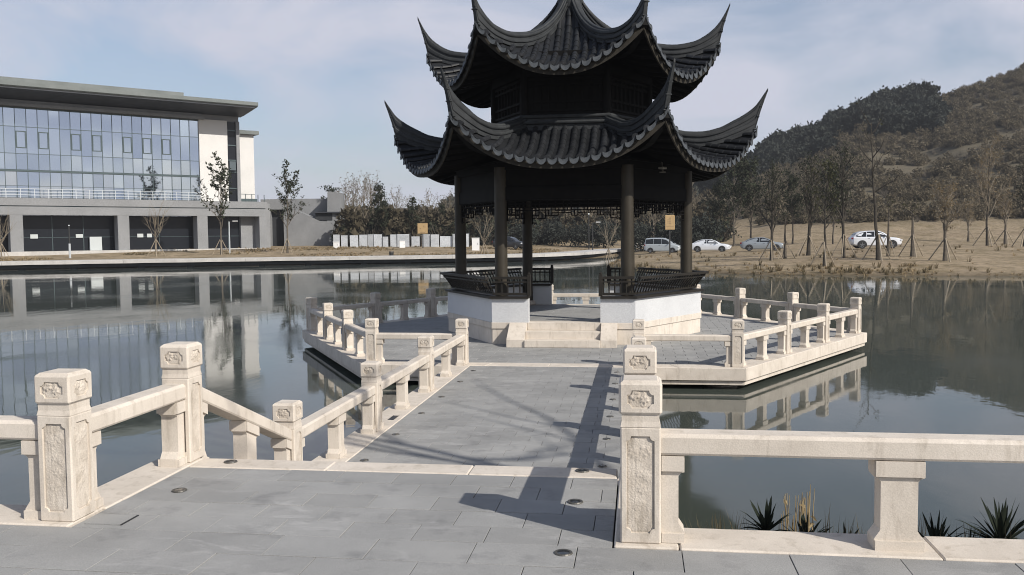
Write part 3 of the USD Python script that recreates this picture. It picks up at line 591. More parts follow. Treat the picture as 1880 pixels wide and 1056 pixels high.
def tier(name, hipR, hipS, topR, topZ, mt, mz, pw, tmin, te0, te1, Rc, nrow, hwid, Rtop0):
    """One roof tier. hipS: surface height along the hip, topR/topZ: top edge of the hip ridge, mt/mz: profile down the middle of a face."""
    def surf(s, t):
        s = np.asarray(s, float); t = np.asarray(t, float); w = np.clip(np.abs(s) / np.maximum(t * T30, 1e-6), 0, 1.05)
        zm, zh = spline(t, mt, mz), spline(t / C30, hipR, hipS)
        return zm + (zh - zm) * w ** pw
    smax = Rc / 2
    tE = lambda s: te0 + (te1 - te0) * np.minimum(np.abs(s) / smax, 1.0) ** 2
    PITCH_ = 0.224
    bed = MB(); soff = MB()
    faces = [240, 300, 180, 0, 60, 120]                 # face k lies between hips k and k+60
    def frame(k):
        m = math.radians(k + 30); out = A([math.cos(m), math.sin(m)]); lat_ = A([-out[1], out[0]]); return out, lat_
    for k in faces:
        out, lt = frame(k)
        U = np.linspace(-1, 1, 41); V = np.linspace(0, 1, 22)
        sg = []; so = []
        for u in U:
            sE = u * smax; tEn = tE(sE)
            t = tmin + (tEn - tmin) * V; s = np.sign(u) * np.abs(u) * (t * T30 + (smax - tEn * T30) * V)
            z = surf(s, t); P = np.stack([out[0] * t + lt[0] * s, out[1] * t + lt[1] * s, z], -1); sg.append(P)
            o = P.copy(); o[:, 2] -= 0.10 + 0.05 * (1 - V); sh_ = 0.985; o[:, :2] *= sh_; so.append(o)
        bed.add(A(sg).reshape(-1, 3), gridfaces(41, 22, flip=True)); soff.add(A(so).reshape(-1, 3), gridfaces(41, 22))
    root = bed.build(name, TILE[0], pav, smooth=50)
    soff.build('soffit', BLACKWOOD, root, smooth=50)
    hidden = MB(); hid_d = MB()
    for fi, k in enumerate(faces):
        out, lt = frame(k); seen = fi < 3
        W3 = lambda s, t, z: np.stack([out[0] * t + lt[0] * s, out[1] * t + lt[1] * s, z], -1)
        for i in range(-nrow, nrow + 1):                # barrel-tile rows run straight down the slope
            s = i * PITCH_
            if abs(s) > smax - 0.07: continue
            t0 = max(tmin, (abs(s) + 0.03) / T30); t1 = float(tE(s)) + 0.02
            if t1 - t0 < 0.12: continue
            nt = max(1, int(round((t1 - t0) / 0.21))); ts, rs = [], []
            for q in range(nt):
                a_, b_ = t0 + (t1 - t0) * q / nt, t0 + (t1 - t0) * (q + 1) / nt
                ts += [a_ + 0.004, b_]; rs += [0.060, 0.072]
            ts = A(ts); rs = A(rs); zz = surf(np.full_like(ts, s), ts) + 0.005
            jit = pr.uniform(-.006, .006)
            dz = np.gradient(zz, ts); nrm = np.stack([-dz, np.ones_like(dz)], -1); nrm /= np.linalg.norm(nrm, axis=1, keepdims=True)
            g_ = np.linspace(0, np.pi, 8); nv = 8; v = []
            for t, r, z, (nt_, nz_) in zip(ts, rs, zz, nrm):
                lat_o = np.cos(g_) * r + jit; up_o = np.sin(g_) * r * 1.05
                v.append(W3(s + lat_o, t + up_o * nt_, z + up_o * nz_))
            v = np.vstack(v); mb = MB().add(v, gridfaces(len(ts), nv))
            e = W3(np.full(12, s) + .073 * np.cos(np.arange(12) * np.pi / 6), np.full(12, ts[-1] + .008), zz[-1] + .005 + .073 * np.sin(np.arange(12) * np.pi / 6))   # round end cap
            e2 = e + np.append(out, 0) * -.03
            ci = W3(A([s]), A([ts[-1] + .014]), A([zz[-1] + .005]))
            mb.add(np.vstack([e, e2, ci]), [[24, j, (j + 1) % 12] for j in range(12)] + [[j, 12 + j, 12 + (j + 1) % 12] for j in range(12)] + [[j, 12 + (j + 1) % 12, (j + 1) % 12] for j in range(12)])
            if seen: mb.build('tile_row', TILE[pr.choice((0, 1, 1, 2))], root, smooth=40)
            else: hidden.add(*mb.arrays())
        for i in range(-nrow, nrow):                    # drip tongues hang between the rows
            s = (i + .5) * PITCH_
            if abs(s) > smax - 0.06: continue
            t1 = float(tE(s)) + .018; z = float(surf(s, t1)); sl = float(surf(s + .05, float(tE(s + .05))) - surf(s - .05, float(tE(s - .05)))) / .1
            th = np.linspace(0, np.pi, 9); xs_ = -np.cos(th) * .098; ys_ = -np.sin(th) * .118 - .0
            prof = [(x, y + sl * x) for x, y in zip(xs_, ys_)]
            top = [(.098, .03 + sl * .098), (.047, -.004 + sl * .047), (0, -.014), (-.047, -.004 - sl * .047), (-.098, .03 - sl * .098)]
            poly = prof + top; n = len(poly)
            v = [W3(A(s + x), A(t1 + dd + (-.25 * y if y < 0 else 0)), A(z + y)) for dd in (0.0, .022) for x, y in poly]
            f = [[j, (j + 1) % n, n + (j + 1) % n] for j in range(n)] + [[j, n + (j + 1) % n, n + j] for j in range(n)]
            cc = len(v); v.append(W3(A(s), A(t1 + .03), A(z - .05))); v.append(W3(A(s), A(t1 - .0), A(z - .05)))
            f += [[cc, n + j, n + (j + 1) % n] for j in range(n)] + [[cc + 1, (j + 1) % n, j] for j in range(n)]
            m = trimesh.Trimesh(A(v), A(f), process=False); m.fix_normals()
            mb = MB().tm(m)
            if seen: mb.build('drip_tile', DRIP, root)
            else: hid_d.add(*mb.arrays())
        raf = MB()                                      # rafters and eave board
        for i in range(-nrow, nrow + 1):
            s = i * PITCH_
            if abs(s) > smax - .12: continue
            tb = float(tE(s)) - .10; ta = max(tmin + .5, tb - 1.1, abs(s) / T30 * .97)
            if tb - ta < .15: continue
            q = np.linspace(ta, tb, 4); zq = surf(np.full(4, s), q) - .165
            for j in range(3): raf.bar(W3(A(s), A(q[j]), A(zq[j])), W3(A(s), A(q[j + 1]), A(zq[j + 1])), .065, .075)
        raf.build('rafters', BLACKWOOD, root, kind='stuff')
        bd = MB(); q = np.linspace(-smax + .06, smax - .06, 29)
        P = [W3(A(s), A(float(tE(s)) - .055), A(float(surf(s, float(tE(s)))) - .115)) for s in q]
        for j in range(28): bd.bar(P[j], P[j + 1], .035, .15)
        bd.build('eave_board', EAVEW, root)
    hidden.build('rear_tile_rows', TILE[1], root, kind='stuff'); hid_d.build('rear_drip_tiles', DRIP, root, kind='stuff')
    Rs = np.concatenate([np.linspace(Rtop0, Rc - .1, 30), np.linspace(Rc - .05, topR[-1], 10)])
    zt = spline(Rs, topR, topZ); zs = spline(np.minimum(Rs, Rc), hipR, hipS)
    zb = np.where(Rs <= Rc, zs - .04, zs - .04 + (zt[-1] - .07 - (zs - .04)) * np.clip((Rs - Rc) / (topR[-1] - Rc), 0, 1) ** .8)
    wd = np.interp(Rs, [Rtop0, Rc - .9, Rc - .15, topR[-1]], [hwid, hwid, hwid * .62, hwid * .16])
    for k in range(0, 360, 60):
        MB().add(*sweep_hip(Rs, zb, zt, wd, k)).build('hip_ridge', RIDGE, root, smooth=35)
        Rb = np.linspace(Rc - 1.6, Rc + .02, 14); zq = spline(Rb, hipR, hipS)
        MB().add(*sweep_hip(Rb, zq - .10 - .28 * np.clip((Rc + .3 - Rb) / .9, .25, 1), zq - .06, np.full(14, .075), k, [(-1, 0), (-1, 1), (1, 1), (1, 0)])).build('corner_beam', BLACKWOOD, root)
        e = hp(1, k)
        for j, (dr, w) in enumerate(((-.02, .17), (.05, .14), (.115, .11))):
            R = Rc + dr; z0_ = float(np.interp(R, Rs, zb)); z1_ = float(np.interp(R, Rs, zt))
            zc = z0_ + (z1_ - z0_) * (.05 + .17 * j)
            MB().box((e[0] * R, e[1] * R, zc), (.07, w, .028), math.radians(k), .008).box((e[0] * (R + .012), e[1] * (R + .012), zc + .05), (.05, w * .7, .024), math.radians(k), .006).build('ridge_ornament', RIDGE, root)
    return root
low = tier('lower_roof', [1.7, 1.95, 2.4, 2.8, 3.1, 3.5, 3.85, 4.2, 4.40], [4.10, 3.99, 3.85, 3.75, 3.72, 3.77, 3.87, 4.0, 4.09],
           [1.9, 2.4, 2.8, 3.1, 3.5, 3.85, 4.2, 4.38, 4.5, 4.66], [4.31, 4.15, 4.05, 4.04, 4.11, 4.27, 4.47, 4.62, 4.78, 5.02],
           [1.5, 1.75, 2.4, 3.0, 3.75], [4.14, 3.98, 3.56, 3.30, 3.145], 2.6, 1.62, 3.72, 3.80, 4.38, 10, .115, 1.93)
upp = tier('upper_roof', [.2, .9, 1.5, 2.0, 2.5, 2.9, 3.2, 3.56], [7.15, 6.33, 6.02, 5.88, 5.82, 5.86, 5.94, 6.10],
           [.1, .34, .9, 1.5, 2.0, 2.5, 2.9, 3.35, 3.55, 3.78], [7.75, 7.2, 6.63, 6.31, 6.17, 6.11, 6.16, 6.40, 6.62, 7.04],
           [.12, .5, .78, 1.3, 1.73, 2.5, 3.05], [7.2, 6.58, 6.26, 5.83, 5.57, 5.26, 5.155], 2.1, .16, 3.0, 3.07, 3.53, 8, .105, .12)
# moulded ring ridge at the top of the lower roof, the upper storey, the finial
h0, h1 = 3.98, 4.32
prof = [(1.80, h0 - .1), (2.05, h0 - .1), (2.05, h0 + .05), (2.00, h0 + .065), (2.00, h0 + .11), (2.07, h0 + .125), (2.085, h0 + .155), (2.07, h0 + .19), (1.985, h0 + .205), (1.985, h0 + .25), (2.04, h0 + .262), (2.05, h0 + .29), (2.03, h0 + .325), (1.96, h1), (1.80, h1)]
hexring(MB(), prof, C0).build('ring_ridge', RIDGE, low, smooth=20)
hexring(MB(), [(1.74, 3.9), (1.86, 3.9), (1.86, 5.75), (1.74, 5.75)], C0).build('upper_wall', BLACKWOOD, pav)
for k in range(0, 360, 60):
    p = hp(1.87, k); MB().tube([(p[0], p[1], 4.1), (p[0], p[1], 5.7)], .095, 14).build('upper_column', BLACKWOOD, pav, smooth=40)
    a, b = hp(1.885, k), hp(1.885, k + 60); P = lambda u, z: (*(a + (b - a) * u), z)
    fr = MB()
    for z in (4.42, 4.62, 5.0, 5.12): fr.bar(P(.06, z), P(.94, z), .035, .05)
    for u in np.linspace(.1, .9, 9): fr.bar(P(u, 4.42), P(u, 5.1), .03, .03, up=(1, 0, 0))
    fr.build('lattice_window', BLACKWOOD, pav)
    MB().bar(P(-.02, 5.28), P(1.02, 5.28), .14, .20).build('upper_beam', BLACKWOOD, pav)
fin = [(.0, 7.05), (.30, 7.05), (.32, 7.25), (.2, 7.32), (.16, 7.5), (.26, 7.62), (.30, 7.8), (.22, 8.0), (.1, 8.1), (.09, 8.25), (.17, 8.4), (.16, 8.55), (.05, 8.7), (.03, 8.95), (0.0, 9.0)]
MB().tm(trimesh.creation.revolve(A(fin), sections=24)).build('finial', RIDGE, upp, smooth=40)
for (k, R, z) in ((300, 2.62, 3.02), (300, 2.62, 2.94)):   # small floodlight under the right eave
    pass
lp = hp(2.9, 318)
fl = thing('eave_floodlight', 'small metal floodlight fixed under the right front eave of the pavilion', 'lamp', (PC[0] + lp[0], PC[1] + lp[1], 3.05), math.radians(-30))
MB().box((0, 0, 0), (.14, .16, .05), 0, .01).build('lamp_head', plain('lamp_metal', (.42, .4, .36), .35, .7), fl)
MB().bar((0, 0, .02), (-.02, .0, .17), .02, .02).box((0, 0, -.09), (.12, .10, .025), 0, .006).bar((0, 0, -.09), (0, 0, -.02), .025, .025, up=(1, 0, 0)).build('bracket', plain('lamp_bracket', (.2, .19, .17), .4, .6), fl)

# ------------------------------------------------------------------ boardwalk along the far shore
CONC = rock('pale_concrete', (0.38, 0.365, 0.345), (0.48, 0.465, 0.44), 1.2, 0.8, 25, 0.15)
GREYC = rock('grey_concrete', (0.195, 0.20, 0.205), (0.24, 0.245, 0.25), 0.35, 0.8, 12, 0.08)
DARKC = rock('dark_concrete', (0.045, 0.048, 0.05), (0.075, 0.078, 0.08), 1.2, 0.8, 25, 0.1)
bw = [(-190, 80.5), (0, 84.7), (225, 88.2), (450, 91), (640, 92.8), (830, 94.5), (1000, 98), (1060, 104), (1100, 112), (1137, 125), (1165, 140), (1183, 152)]
BW = [spot(*q) for q in bw]
bwk = MB().add([(*BW[0], -.7), (*BW[0], -.71), (*BW[1], -.7)], [[0, 1, 2]])
def offset_line(P, d):
    out = []
    for i in range(len(P)):
        t = along(P[max(i - 1, 0)], P[min(i + 1, len(P) - 1)]); out.append(P[i] + A([-t[1], t[0]]) * d)
    return out
def strip(mb, P, d0, d1, z0, z1):
    a, b = offset_line(P, d0), offset_line(P, d1)
    for i in range(len(P) - 1):
        q = Polygon([a[i], a[i + 1], b[i + 1], b[i]]); mb.prism(q, z1 - z0, ((0, 0, z0), (1, 0, 0), (0, 1, 0), (0, 0, 1)))
    return mb
bwt = strip(MB(), BW, 0.5, 3.6, -1.0, -.672).build('boardwalk', DARKC, label='long low boardwalk with a pale edge along the far shore', cat='boardwalk')
a, b = offset_line(BW, 0), offset_line(BW, 3.9)
for i in range(len(BW) - 1):
    n = max(1, int(np.linalg.norm(a[i + 1] - a[i]) / 6))
    for j in range(n):
        t0, t1 = j / n + .001, (j + 1) / n - .001
        q = [a[i] + (a[i + 1] - a[i]) * t0, a[i] + (a[i + 1] - a[i]) * t1, b[i] + (b[i + 1] - b[i]) * t1, b[i] + (b[i + 1] - b[i]) * t0]
        slab_poly(MB(), Polygon(q), -.34, .33, .02).build('edge_slab', CONC, bwt)
    d = along(BW[i], BW[i + 1])
    for j in range(max(1, int(np.linalg.norm(BW[i + 1] - BW[i]) / 4.6))):
        p = BW[i] + d * (4.6 * j + 1.5) + A([-d[1], d[0]]) * 1.0
        MB().box((p[0], p[1], -1.26), (.6, .5, .515), math.atan2(d[1], d[0])).build('support', DARKC, bwt)

# ------------------------------------------------------------------ hall with the glass front
WHITEP = rock('white_wall_paint', (0.56, 0.55, 0.53), (0.62, 0.61, 0.59), 0.3, 0.8, 20, 0.03)
ROOFG = rock('grey_green_roof', (0.12, 0.135, 0.13), (0.17, 0.185, 0.18), 0.4, 0.6, 20, 0.05)
SOFF = rock('dark_soffit', (0.028, 0.031, 0.038), (0.045, 0.048, 0.056), 0.4, 0.6, 20, 0.03)
FRAME = plain('dark_window_frame', (0.06, 0.085, 0.09), .4, .3)
PANE = mat('reflective_glass', {'i': ('object_info', {}), 'r': ('rgb_ramp', {'ramp': [(0, (0.50, 0.57, 0.66)), (1, (0.61, 0.68, 0.77))]}), 'gl': ('glossy_bsdf', {'roughness': 0.04}), 'd': ('diffuse_bsdf', {'color': (0.05, 0.065, 0.075)}), 'm': ('mix_closure', {'fac': 0.86})},
    [('i.random', 'r.fac'), ('r.color', 'gl.color'), ('d.BSDF', 'm.closure1'), ('gl.BSDF', 'm.closure2')], 'm.closure')
SLIT = plain('dark_glass', (0.010, 0.012, 0.016), .25, 0, .25)
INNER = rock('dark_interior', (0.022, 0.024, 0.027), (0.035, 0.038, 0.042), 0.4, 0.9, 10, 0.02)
EB = A([.696, .718]); EB /= np.linalg.norm(EB); NB = A([-EB[1], EB[0]])   # along the front; away from the lake
OB = at(370, 457, 120)[:2]
def fs(px, off=0.0):                                    # where along the front (set back by off) the direction px falls
    d = ray(px, 430)[:2]; o = OB + NB * off
    M_ = np.stack([d, -EB], 1); k = np.linalg.solve(M_, o - EYE[:2]); return k[1]
hall = thing('exhibition_hall', 'long hall with a blue reflecting glass front, white end wall and flared dark roof', 'building', (OB[0], OB[1], 0), math.atan2(EB[1], EB[0]))
SL = fs(-150)
GB, GT = 6.7, 17.4
MB().span((SL, 0.1, 6.0), (fs(443), 16, 17.6)).build('hall_body', GREYC, hall)
MB().span((.02, -.25, 6.66), (fs(421), .1, 17.5)).build('white_wall', WHITEP, hall)
MB().span((fs(421) + .02, -.02, 6.7), (fs(437) - .02, .1, 17.4)).build('slit_window', SLIT, hall)
for z in (8.4, 10.6, 12.2, 14.2, 16.2): MB().span((fs(421) + .02, -.12, z), (fs(437) - .02, -.021, z + .14)).build('slit_transom', FRAME, hall)
MB().span((fs(423), -.5, 10.9), (fs(434), -.13, 12.1)).build('open_vent_window', plain('vent_glass', (.08, .1, .11), .15), hall)
MB().span((fs(437), -.3, 6.66), (fs(443), .1, 17.5)).build('corner_column', GREYC, hall)
s14 = fs(14); stp = (0 - s14) / 19; ns = int((0 - SL) / stp)
rows = [6.75, 8.15, 9.82, 10.05, 11.95, 15.1, 17.35]
pv = {17, 15, 12, 10, 7, 5, 3}
for i in range(ns):
    x1 = -i * stp; x0 = x1 - stp
    for r_ in range(len(rows) - 1):
        if r_ == 2: continue
        tx, tz = pr.gauss(0, .006), pr.gauss(0, .006)
        c = A([(x0 + x1) / 2, 0, (rows[r_] + rows[r_ + 1]) / 2]); w, h = stp - .05, rows[r_ + 1] - rows[r_] - .05
        v = [(c[0] + a * w / 2, -.03 + a * w / 2 * tx + b * h / 2 * tz, c[2] + b * h / 2) for a, b in ((-1, -1), (1, -1), (1, 1), (-1, 1))]
        v += [(x, .02, z) for x, y, z in v]
        MB().add(v, [[0, 1, 2, 3], [4, 7, 6, 5], [0, 4, 5, 1], [1, 5, 6, 2], [2, 6, 7, 3], [3, 7, 4, 0]]).build('window_pane', PANE, hall)
    MB().span((x0 - .03, -.10, GB), (x0 + .03, .05, GT)).build('mullion', FRAME, hall)
    if i in pv:
        for (z0, z1) in ((12.6, 14.6),):
            m = MB()
            for q in ((x0 + .06, z0, x1 - .06, z0 + .1), (x0 + .06, z1 - .1, x1 - .06, z1), (x0 + .06, z0 + .1, x0 + .16, z1 - .1), (x1 - .16, z0 + .1, x1 - .06, z1 - .1)): m.span((q[0], -.14, q[1]), (q[2], -.035, q[3]))
            m.build('opening_window_frame', FRAME, hall)
for z, hh in ((6.68, .14), (8.15, .05), (11.95, .06), (15.1, .06), (17.3, .16)): MB().span((SL, -.10, z - hh / 2), (-.005, .04, z + hh / 2)).build('transom', FRAME, hall)
MB().span((SL, -.14, 9.83), (-.005, .04, 10.04)).build('spandrel', FRAME, hall)
MB().span((SL, -.9, 17.42), (fs(378), .3, 17.75)).span((SL, -.55, 17.751), (fs(374), .3, 18.15)).build('cornice', GREYC, hall)
se = fs(480, -5.0)
for (prof, x0, x1, m, nm) in (([(0.2, 18.15), (-4.75, 18.85), (-4.75, 18.98), (.2, 18.35)], SL, se - .4, SOFF, 'roof_soffit'), ([(.21, 18.36), (-4.76, 19.0), (-5.0, 19.15), (-5.0, 19.6), (9, 20.5), (18, 19.5), (18, 18.36)], SL, se, ROOFG, 'roof'),
                              ([(-3.0, 19.6), (-3.2, 19.7), (-3.2, 20.3), (5, 20.9), (12, 20.4)], SL, fs(345, -3.2), ROOFG, 'upper_roof')):
    MB().prism(prof, x1 - x0, ((x0, 0, 0), (0, 1, 0), (0, 0, 1), (1, 0, 0))).build(nm, m, hall)
MB().span((.03, .02, 17.5), (fs(443), 16, 18.6)).build('wall_head', GREYC, hall)
# podium
PY = -1.6; ops = [(-170, -8 + 27), (43, 217), (238, 363), (382, 477)]
MB().span((SL, PY, 5.78), (fs(492, PY), .08, 6.66)).span((SL, PY, 4.68), (fs(490, PY), .08, 5.66)).build('podium_beam', GREYC, hall)
MB().span((SL, PY + .15, 5.66), (fs(489, PY), .08, 5.78)).build('podium_groove', FRAME, hall)
MB().span((SL, PY - .25, -.6), (fs(492, PY), 6, .36)).build('podium_sill', CONC, hall)
xs = [(ops[i][1], ops[i + 1][0]) for i in range(3)] + [(477, 490)]
for p0, p1 in xs: MB().span((fs(p0, PY), PY + .02, .361), (fs(p1, PY), .08, 4.679)).build('pillar', GREYC, hall)
for o0, o1 in ops:
    x0, x1 = fs(o0, PY), fs(o1, PY)
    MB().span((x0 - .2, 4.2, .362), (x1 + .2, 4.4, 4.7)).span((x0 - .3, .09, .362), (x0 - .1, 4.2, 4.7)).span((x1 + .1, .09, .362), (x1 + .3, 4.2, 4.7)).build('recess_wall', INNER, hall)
    m = MB(); nn = max(2, int((x1 - x0) / 3))
    for j in range(1, nn): xx_ = x0 + (x1 - x0) * j / nn; m.span((xx_ - .04, .6, .362), (xx_ + .04, .7, 4.7))
    m.span((x0, .6, 2.0), (x1, .7, 2.06)); m.build('shopfront_frame', FRAME, hall)
    MB().span((x0, .64, .37), (x1, .66, 4.68)).build('shopfront_glass', SLIT, hall)
DIMW = plain('dull_white_panel', (.42, .45, .45), .6)
MB().span((fs(165, 0), .1, .37), (fs(187, 0), .5, 2.05)).build('entrance_panel', DIMW, hall)
for p0, p1, z0, z1 in ((57, 71, 1.9, 2.4), (141, 154, 1.95, 2.4), (254, 265, 1.95, 2.4), (272, 281, 1.95, 2.4)): MB().span((fs(p0, 0), .5, z0), (fs(p1, 0), .58, z1)).build('notice_panel', DIMW, hall)
RAILM = plain('railing_metal', (.50, .53, .55), .4, .3)
m = MB()
for i in range(int((0 - SL) / 1.5)): m.span((-1.5 * i - .5, PY + .2, 6.66), (-1.5 * i - .44, PY + .26, 7.75))
for z in (7.0, 7.35, 7.72): m.span((SL, PY + .21, z), (-.1, PY + .25, z + .05))
m.build('terrace_railing', RAILM, hall)
MB().span((fs(443), 4.0, 6.661), (fs(474, 4), 4.5, 7.3)).build('terrace_planter', FRAME, hall)
for i in range(5): MB().span((.2 + fs(443) + i * .9, 1.0, 6.661), (.28 + fs(443) + i * .9, 1.08, 7.74)).build('terrace_rail_post', FRAME, hall)
MB().span((fs(443), 1.0, 7.75), (fs(470, 1), 1.08, 7.82)).build('terrace_rail', FRAME, hall)
sa, sb_ = fs(420, 7), fs(470, 7)
MB().span((sa, 7, .5), (sb_, 17, 16.7)).build('rear_wing', WHITEP, hall)
MB().span((sa, 6.4, 16.71), (sb_ + .6, 17.5, 17.25)).build('rear_wing_roof', ROOFG, hall)
MB().span((fs(443), .1, .2), (fs(497, 0), 12, 6.5)).build('terrace_block', GREYC, hall)

# grey concrete stair wing and tower right of the hall
ax = at(560, 455, 131); AR = A([r0[0], r0[1]]); U_ = 131 / F_PX
ann = thing('concrete_annex', 'grey concrete annex with a sloping wall and a narrow tower', 'building', (ax[0], ax[1], 0), math.atan2(r0[1], r0[0]))
qx = lambda px: (px - 560) * U_
qz = lambda px, py: 1.577 + (432.3 + (1171 - px) * .0097 - py) * U_
MB().span((qx(470), 3.0, -.5), (qx(602), 3.6, qz(540, 364))).build('rear_wall', GREYC, ann)
MB().prism([(qx(522), -.5), (qx(522), qz(522, 386)), (qx(541), qz(541, 386)), (qx(556), qz(556, 391)), (qx(588), qz(588, 406)), (qx(613), qz(613, 407)), (qx(613), -.5)], 2.4, ((0, 2.4, 0), (1, 0, 0), (0, 0, 1), (0, -1, 0))).build('sloping_wall', GREYC, ann)
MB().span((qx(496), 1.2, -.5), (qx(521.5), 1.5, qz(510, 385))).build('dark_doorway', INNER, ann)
MB().span((qx(480), .2, qz(500, 385)), (qx(523), 2.6, qz(500, 368))).build('doorway_lintel', GREYC, ann)
MB().span((qx(486), .2, -.5), (qx(497), 2.6, qz(500, 385) - .002)).build('doorway_pier', GREYC, ann)
MB().prism([(qx(599), -.5), (qx(603), qz(600, 352)), (qx(625), qz(625, 354)), (qx(628), -.5)], 3.6, ((0, 3.7, 0), (1, 0, 0), (0, 0, 1), (0, -1, 0))).build('tower', GREYC, ann)
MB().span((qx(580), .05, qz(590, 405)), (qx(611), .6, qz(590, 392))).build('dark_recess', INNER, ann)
MB().span((qx(578), -.4, qz(590, 391.5)), (qx(628), 3.8, qz(590, 389.5))).build('canopy_slab', SOFF, ann)

# ------------------------------------------------------------------ plants and trees
BARK = rock('grey_bark', (0.075, 0.064, 0.050), (0.13, 0.112, 0.09), 5, 0.9, 40, 0.3)
DBARK = rock('dark_bark', (0.030, 0.027, 0.022), (0.065, 0.055, 0.043), 5, 0.9, 40, 0.3)
TWIG = rock('pale_twig', (0.16, 0.135, 0.10), (0.25, 0.21, 0.155), 3, 0.9, 40, 0.1)
STAKE = rock('timber_stake', (0.24, 0.20, 0.15), (0.34, 0.285, 0.21), 3, 0.85, 40, 0.1)
LDARK = leaf('dark_leaf', (0.026, 0.032, 0.022), (0.055, 0.060, 0.040), .2)
LOLIVE = leaf('olive_leaf', (0.036, 0.040, 0.022), (0.085, 0.082, 0.045), .25)
LDRY = leaf('dry_leaf', (0.13, 0.10, 0.058), (0.24, 0.185, 0.11), .3)
LSCRUB = leaf('scrub_leaf', (0.115, 0.099, 0.070), (0.18, 0.152, 0.106), .3, .35)
LWOOD = leaf('woodland_leaf', (0.055, 0.048, 0.034), (0.10, 0.085, 0.058), .25, .35)
LPINE = leaf('pine_leaf', (0.030, 0.036, 0.033), (0.058, 0.062, 0.054), .2, .2)
def leaves(mb, pts, n, spread, size, rs, flat=0.0):
    """Small bent leaf faces scattered round the given points."""
    P = np.repeat(A(pts), n, axis=0); k = len(P)
    P = P + rs.normal(0, spread, (k, 3)) * A([1, 1, .85])
    a = rs.normal(0, 1, (k, 3)); a /= np.linalg.norm(a, axis=1, keepdims=True); b = np.cross(a, rs.normal(0, 1, (k, 3))); b /= np.linalg.norm(b, axis=1, keepdims=True) + 1e-9
    s = size * rs.uniform(.55, 1.3, (k, 1)); c = np.cross(a, b)
    v = np.stack([P - a * s * .5, P + b * s * .28 + c * s * .08, P + a * s * .5, P - b * s * .28 + c * s * .08], 1).reshape(-1, 3)
    i = np.arange(k) * 4
    return mb.add(v, np.vstack([np.stack([i, i + 1, i + 2], 1), np.stack([i, i + 2, i + 3], 1)]))
def grow(seed, h, r0_, nb, start, elev, blen, levels=2, sub=4, lean=(0, 0), top=1.0, fork=0.0, curve=.25):
    """Trunk and limbs as tapered tubes; returns (trunk mesh, limb mesh, points along the twigs)."""
    rs = np.random.default_rng(seed); tr, li, pts = MB(), MB(), []
    n = 9; zs = np.linspace(0, h * top, n); jx = np.cumsum(rs.normal(0, .018 * h / n * 3, (n, 2)), axis=0); jx -= jx[0]
    T = np.column_stack([jx[:, 0] + lean[0] * zs, jx[:, 1] + lean[1] * zs, zs]); T[0, 2] = -.4
    R = r0_ * (1 - .8 * (zs / (h * top)) ** .9); R[0] *= 1.35
    tr.tube(T, np.maximum(R, .018), 7)
    def limb(p, d, L, r, lev):
        m = 5; q = [p]; dd = d.copy()
        for i in range(m):
            dd = dd + rs.normal(0, .13, 3) + A([0, 0, curve * .25]); dd /= np.linalg.norm(dd); q.append(q[-1] + dd * L / m)
        q = A(q); li.tube(q, np.linspace(r, r * .3, m + 1), 4 if lev else 5)
        if lev >= levels: pts.extend(q[2:]); return
        pts.extend(q[3:])
        for _ in range(sub):
            t = rs.uniform(.25, .98) * m; i = int(t); b = q[i] + (q[min(i + 1, m)] - q[i]) * (t - i)
            nd = dd + rs.normal(0, .55, 3); nd[2] += curve; nd /= np.linalg.norm(nd)
            limb(b, nd, L * rs.uniform(.35, .6), r * .5, lev + 1)
    for k in range(nb):
        u = start + (1 - start) * (k + rs.uniform(.1, .9)) / nb; z = u * h * top; i = min(int(u * (n - 1)), n - 2); p = T[i] + (T[i + 1] - T[i]) * (u * (n - 1) - i)
        az = k * 2.399 + rs.uniform(-.5, .5); el = math.radians(elev + rs.uniform(-12, 12)); L = blen * (1 - .55 * u * top) * rs.uniform(.7, 1.15)
        limb(p, A([math.cos(az) * math.cos(el), math.sin(az) * math.cos(el), math.sin(el)]), L, max(.016, r0_ * (.55 - .3 * u)), 0)
    return tr, li, A(pts)
def stakes(t, hgt=1.9, spread=1.1, n=4, r=.04):
    for k in range(n):
        a = k * 2 * math.pi / n + .5; MB().tube([(spread * math.cos(a), spread * math.sin(a), -.25), (.05 * math.cos(a), .05 * math.sin(a), hgt)], r, 5).build('support_stake', STAKE, t)
def gz(p): return float(ground_z(A([p[0]]), A([p[1]]))[0])
def tree(name, label, px, depth, spec, leafspec, bark=BARK, stake=False, rz=0.0, group=None, twig=None, crown='crown', scale=1.0):
    p = spot(px, depth); t = thing(name, label, 'tree', (p[0], p[1], gz(p)), rz, scale, group)
    tr, li, pts = grow(**spec); tb = tr.build('trunk', bark, t, smooth=40); li.build('branches', twig or bark, t, smooth=60)
    if leafspec:
        n, spread, size, lm, frac = leafspec; rs = np.random.default_rng(spec['seed'] + 50)
        sel = pts[rs.random(len(pts)) < frac]; mb = MB(); leaves(mb, sel, n, spread, size, rs); mb.build(crown, lm, t)
    if stake: stakes(t, **({} if stake is True else stake))
    return t
def again(root, label, px, depth, rz=0.0, scale=1.0, group=None):
    p = spot(px, depth); return dup(root.GetPrim(), label, (p[0], p[1], gz(p)), rz, scale, group)
lt1 = tree('leafy_tree', 'upright young tree with dark leaf clusters in front of the white end wall', 405, 108, dict(seed=11, h=9.3, r0_=.13, nb=15, start=.27, elev=66, blen=5.0, levels=1, sub=4), (4, .16, .36, LDARK, .75), stake=True)
again(lt1, 'upright young tree with dark leaf clusters in front of the grey annex', 527, 111, 2.1, .93)
bt1 = tree('bare_tree', 'leafless staked young tree before the glass hall', 286, 105, dict(seed=21, h=5.6, r0_=.11, nb=9, start=.62, elev=50, blen=4.6, levels=1, sub=4, top=.5, curve=.35), None, twig=TWIG, bark=TWIG, stake=True)
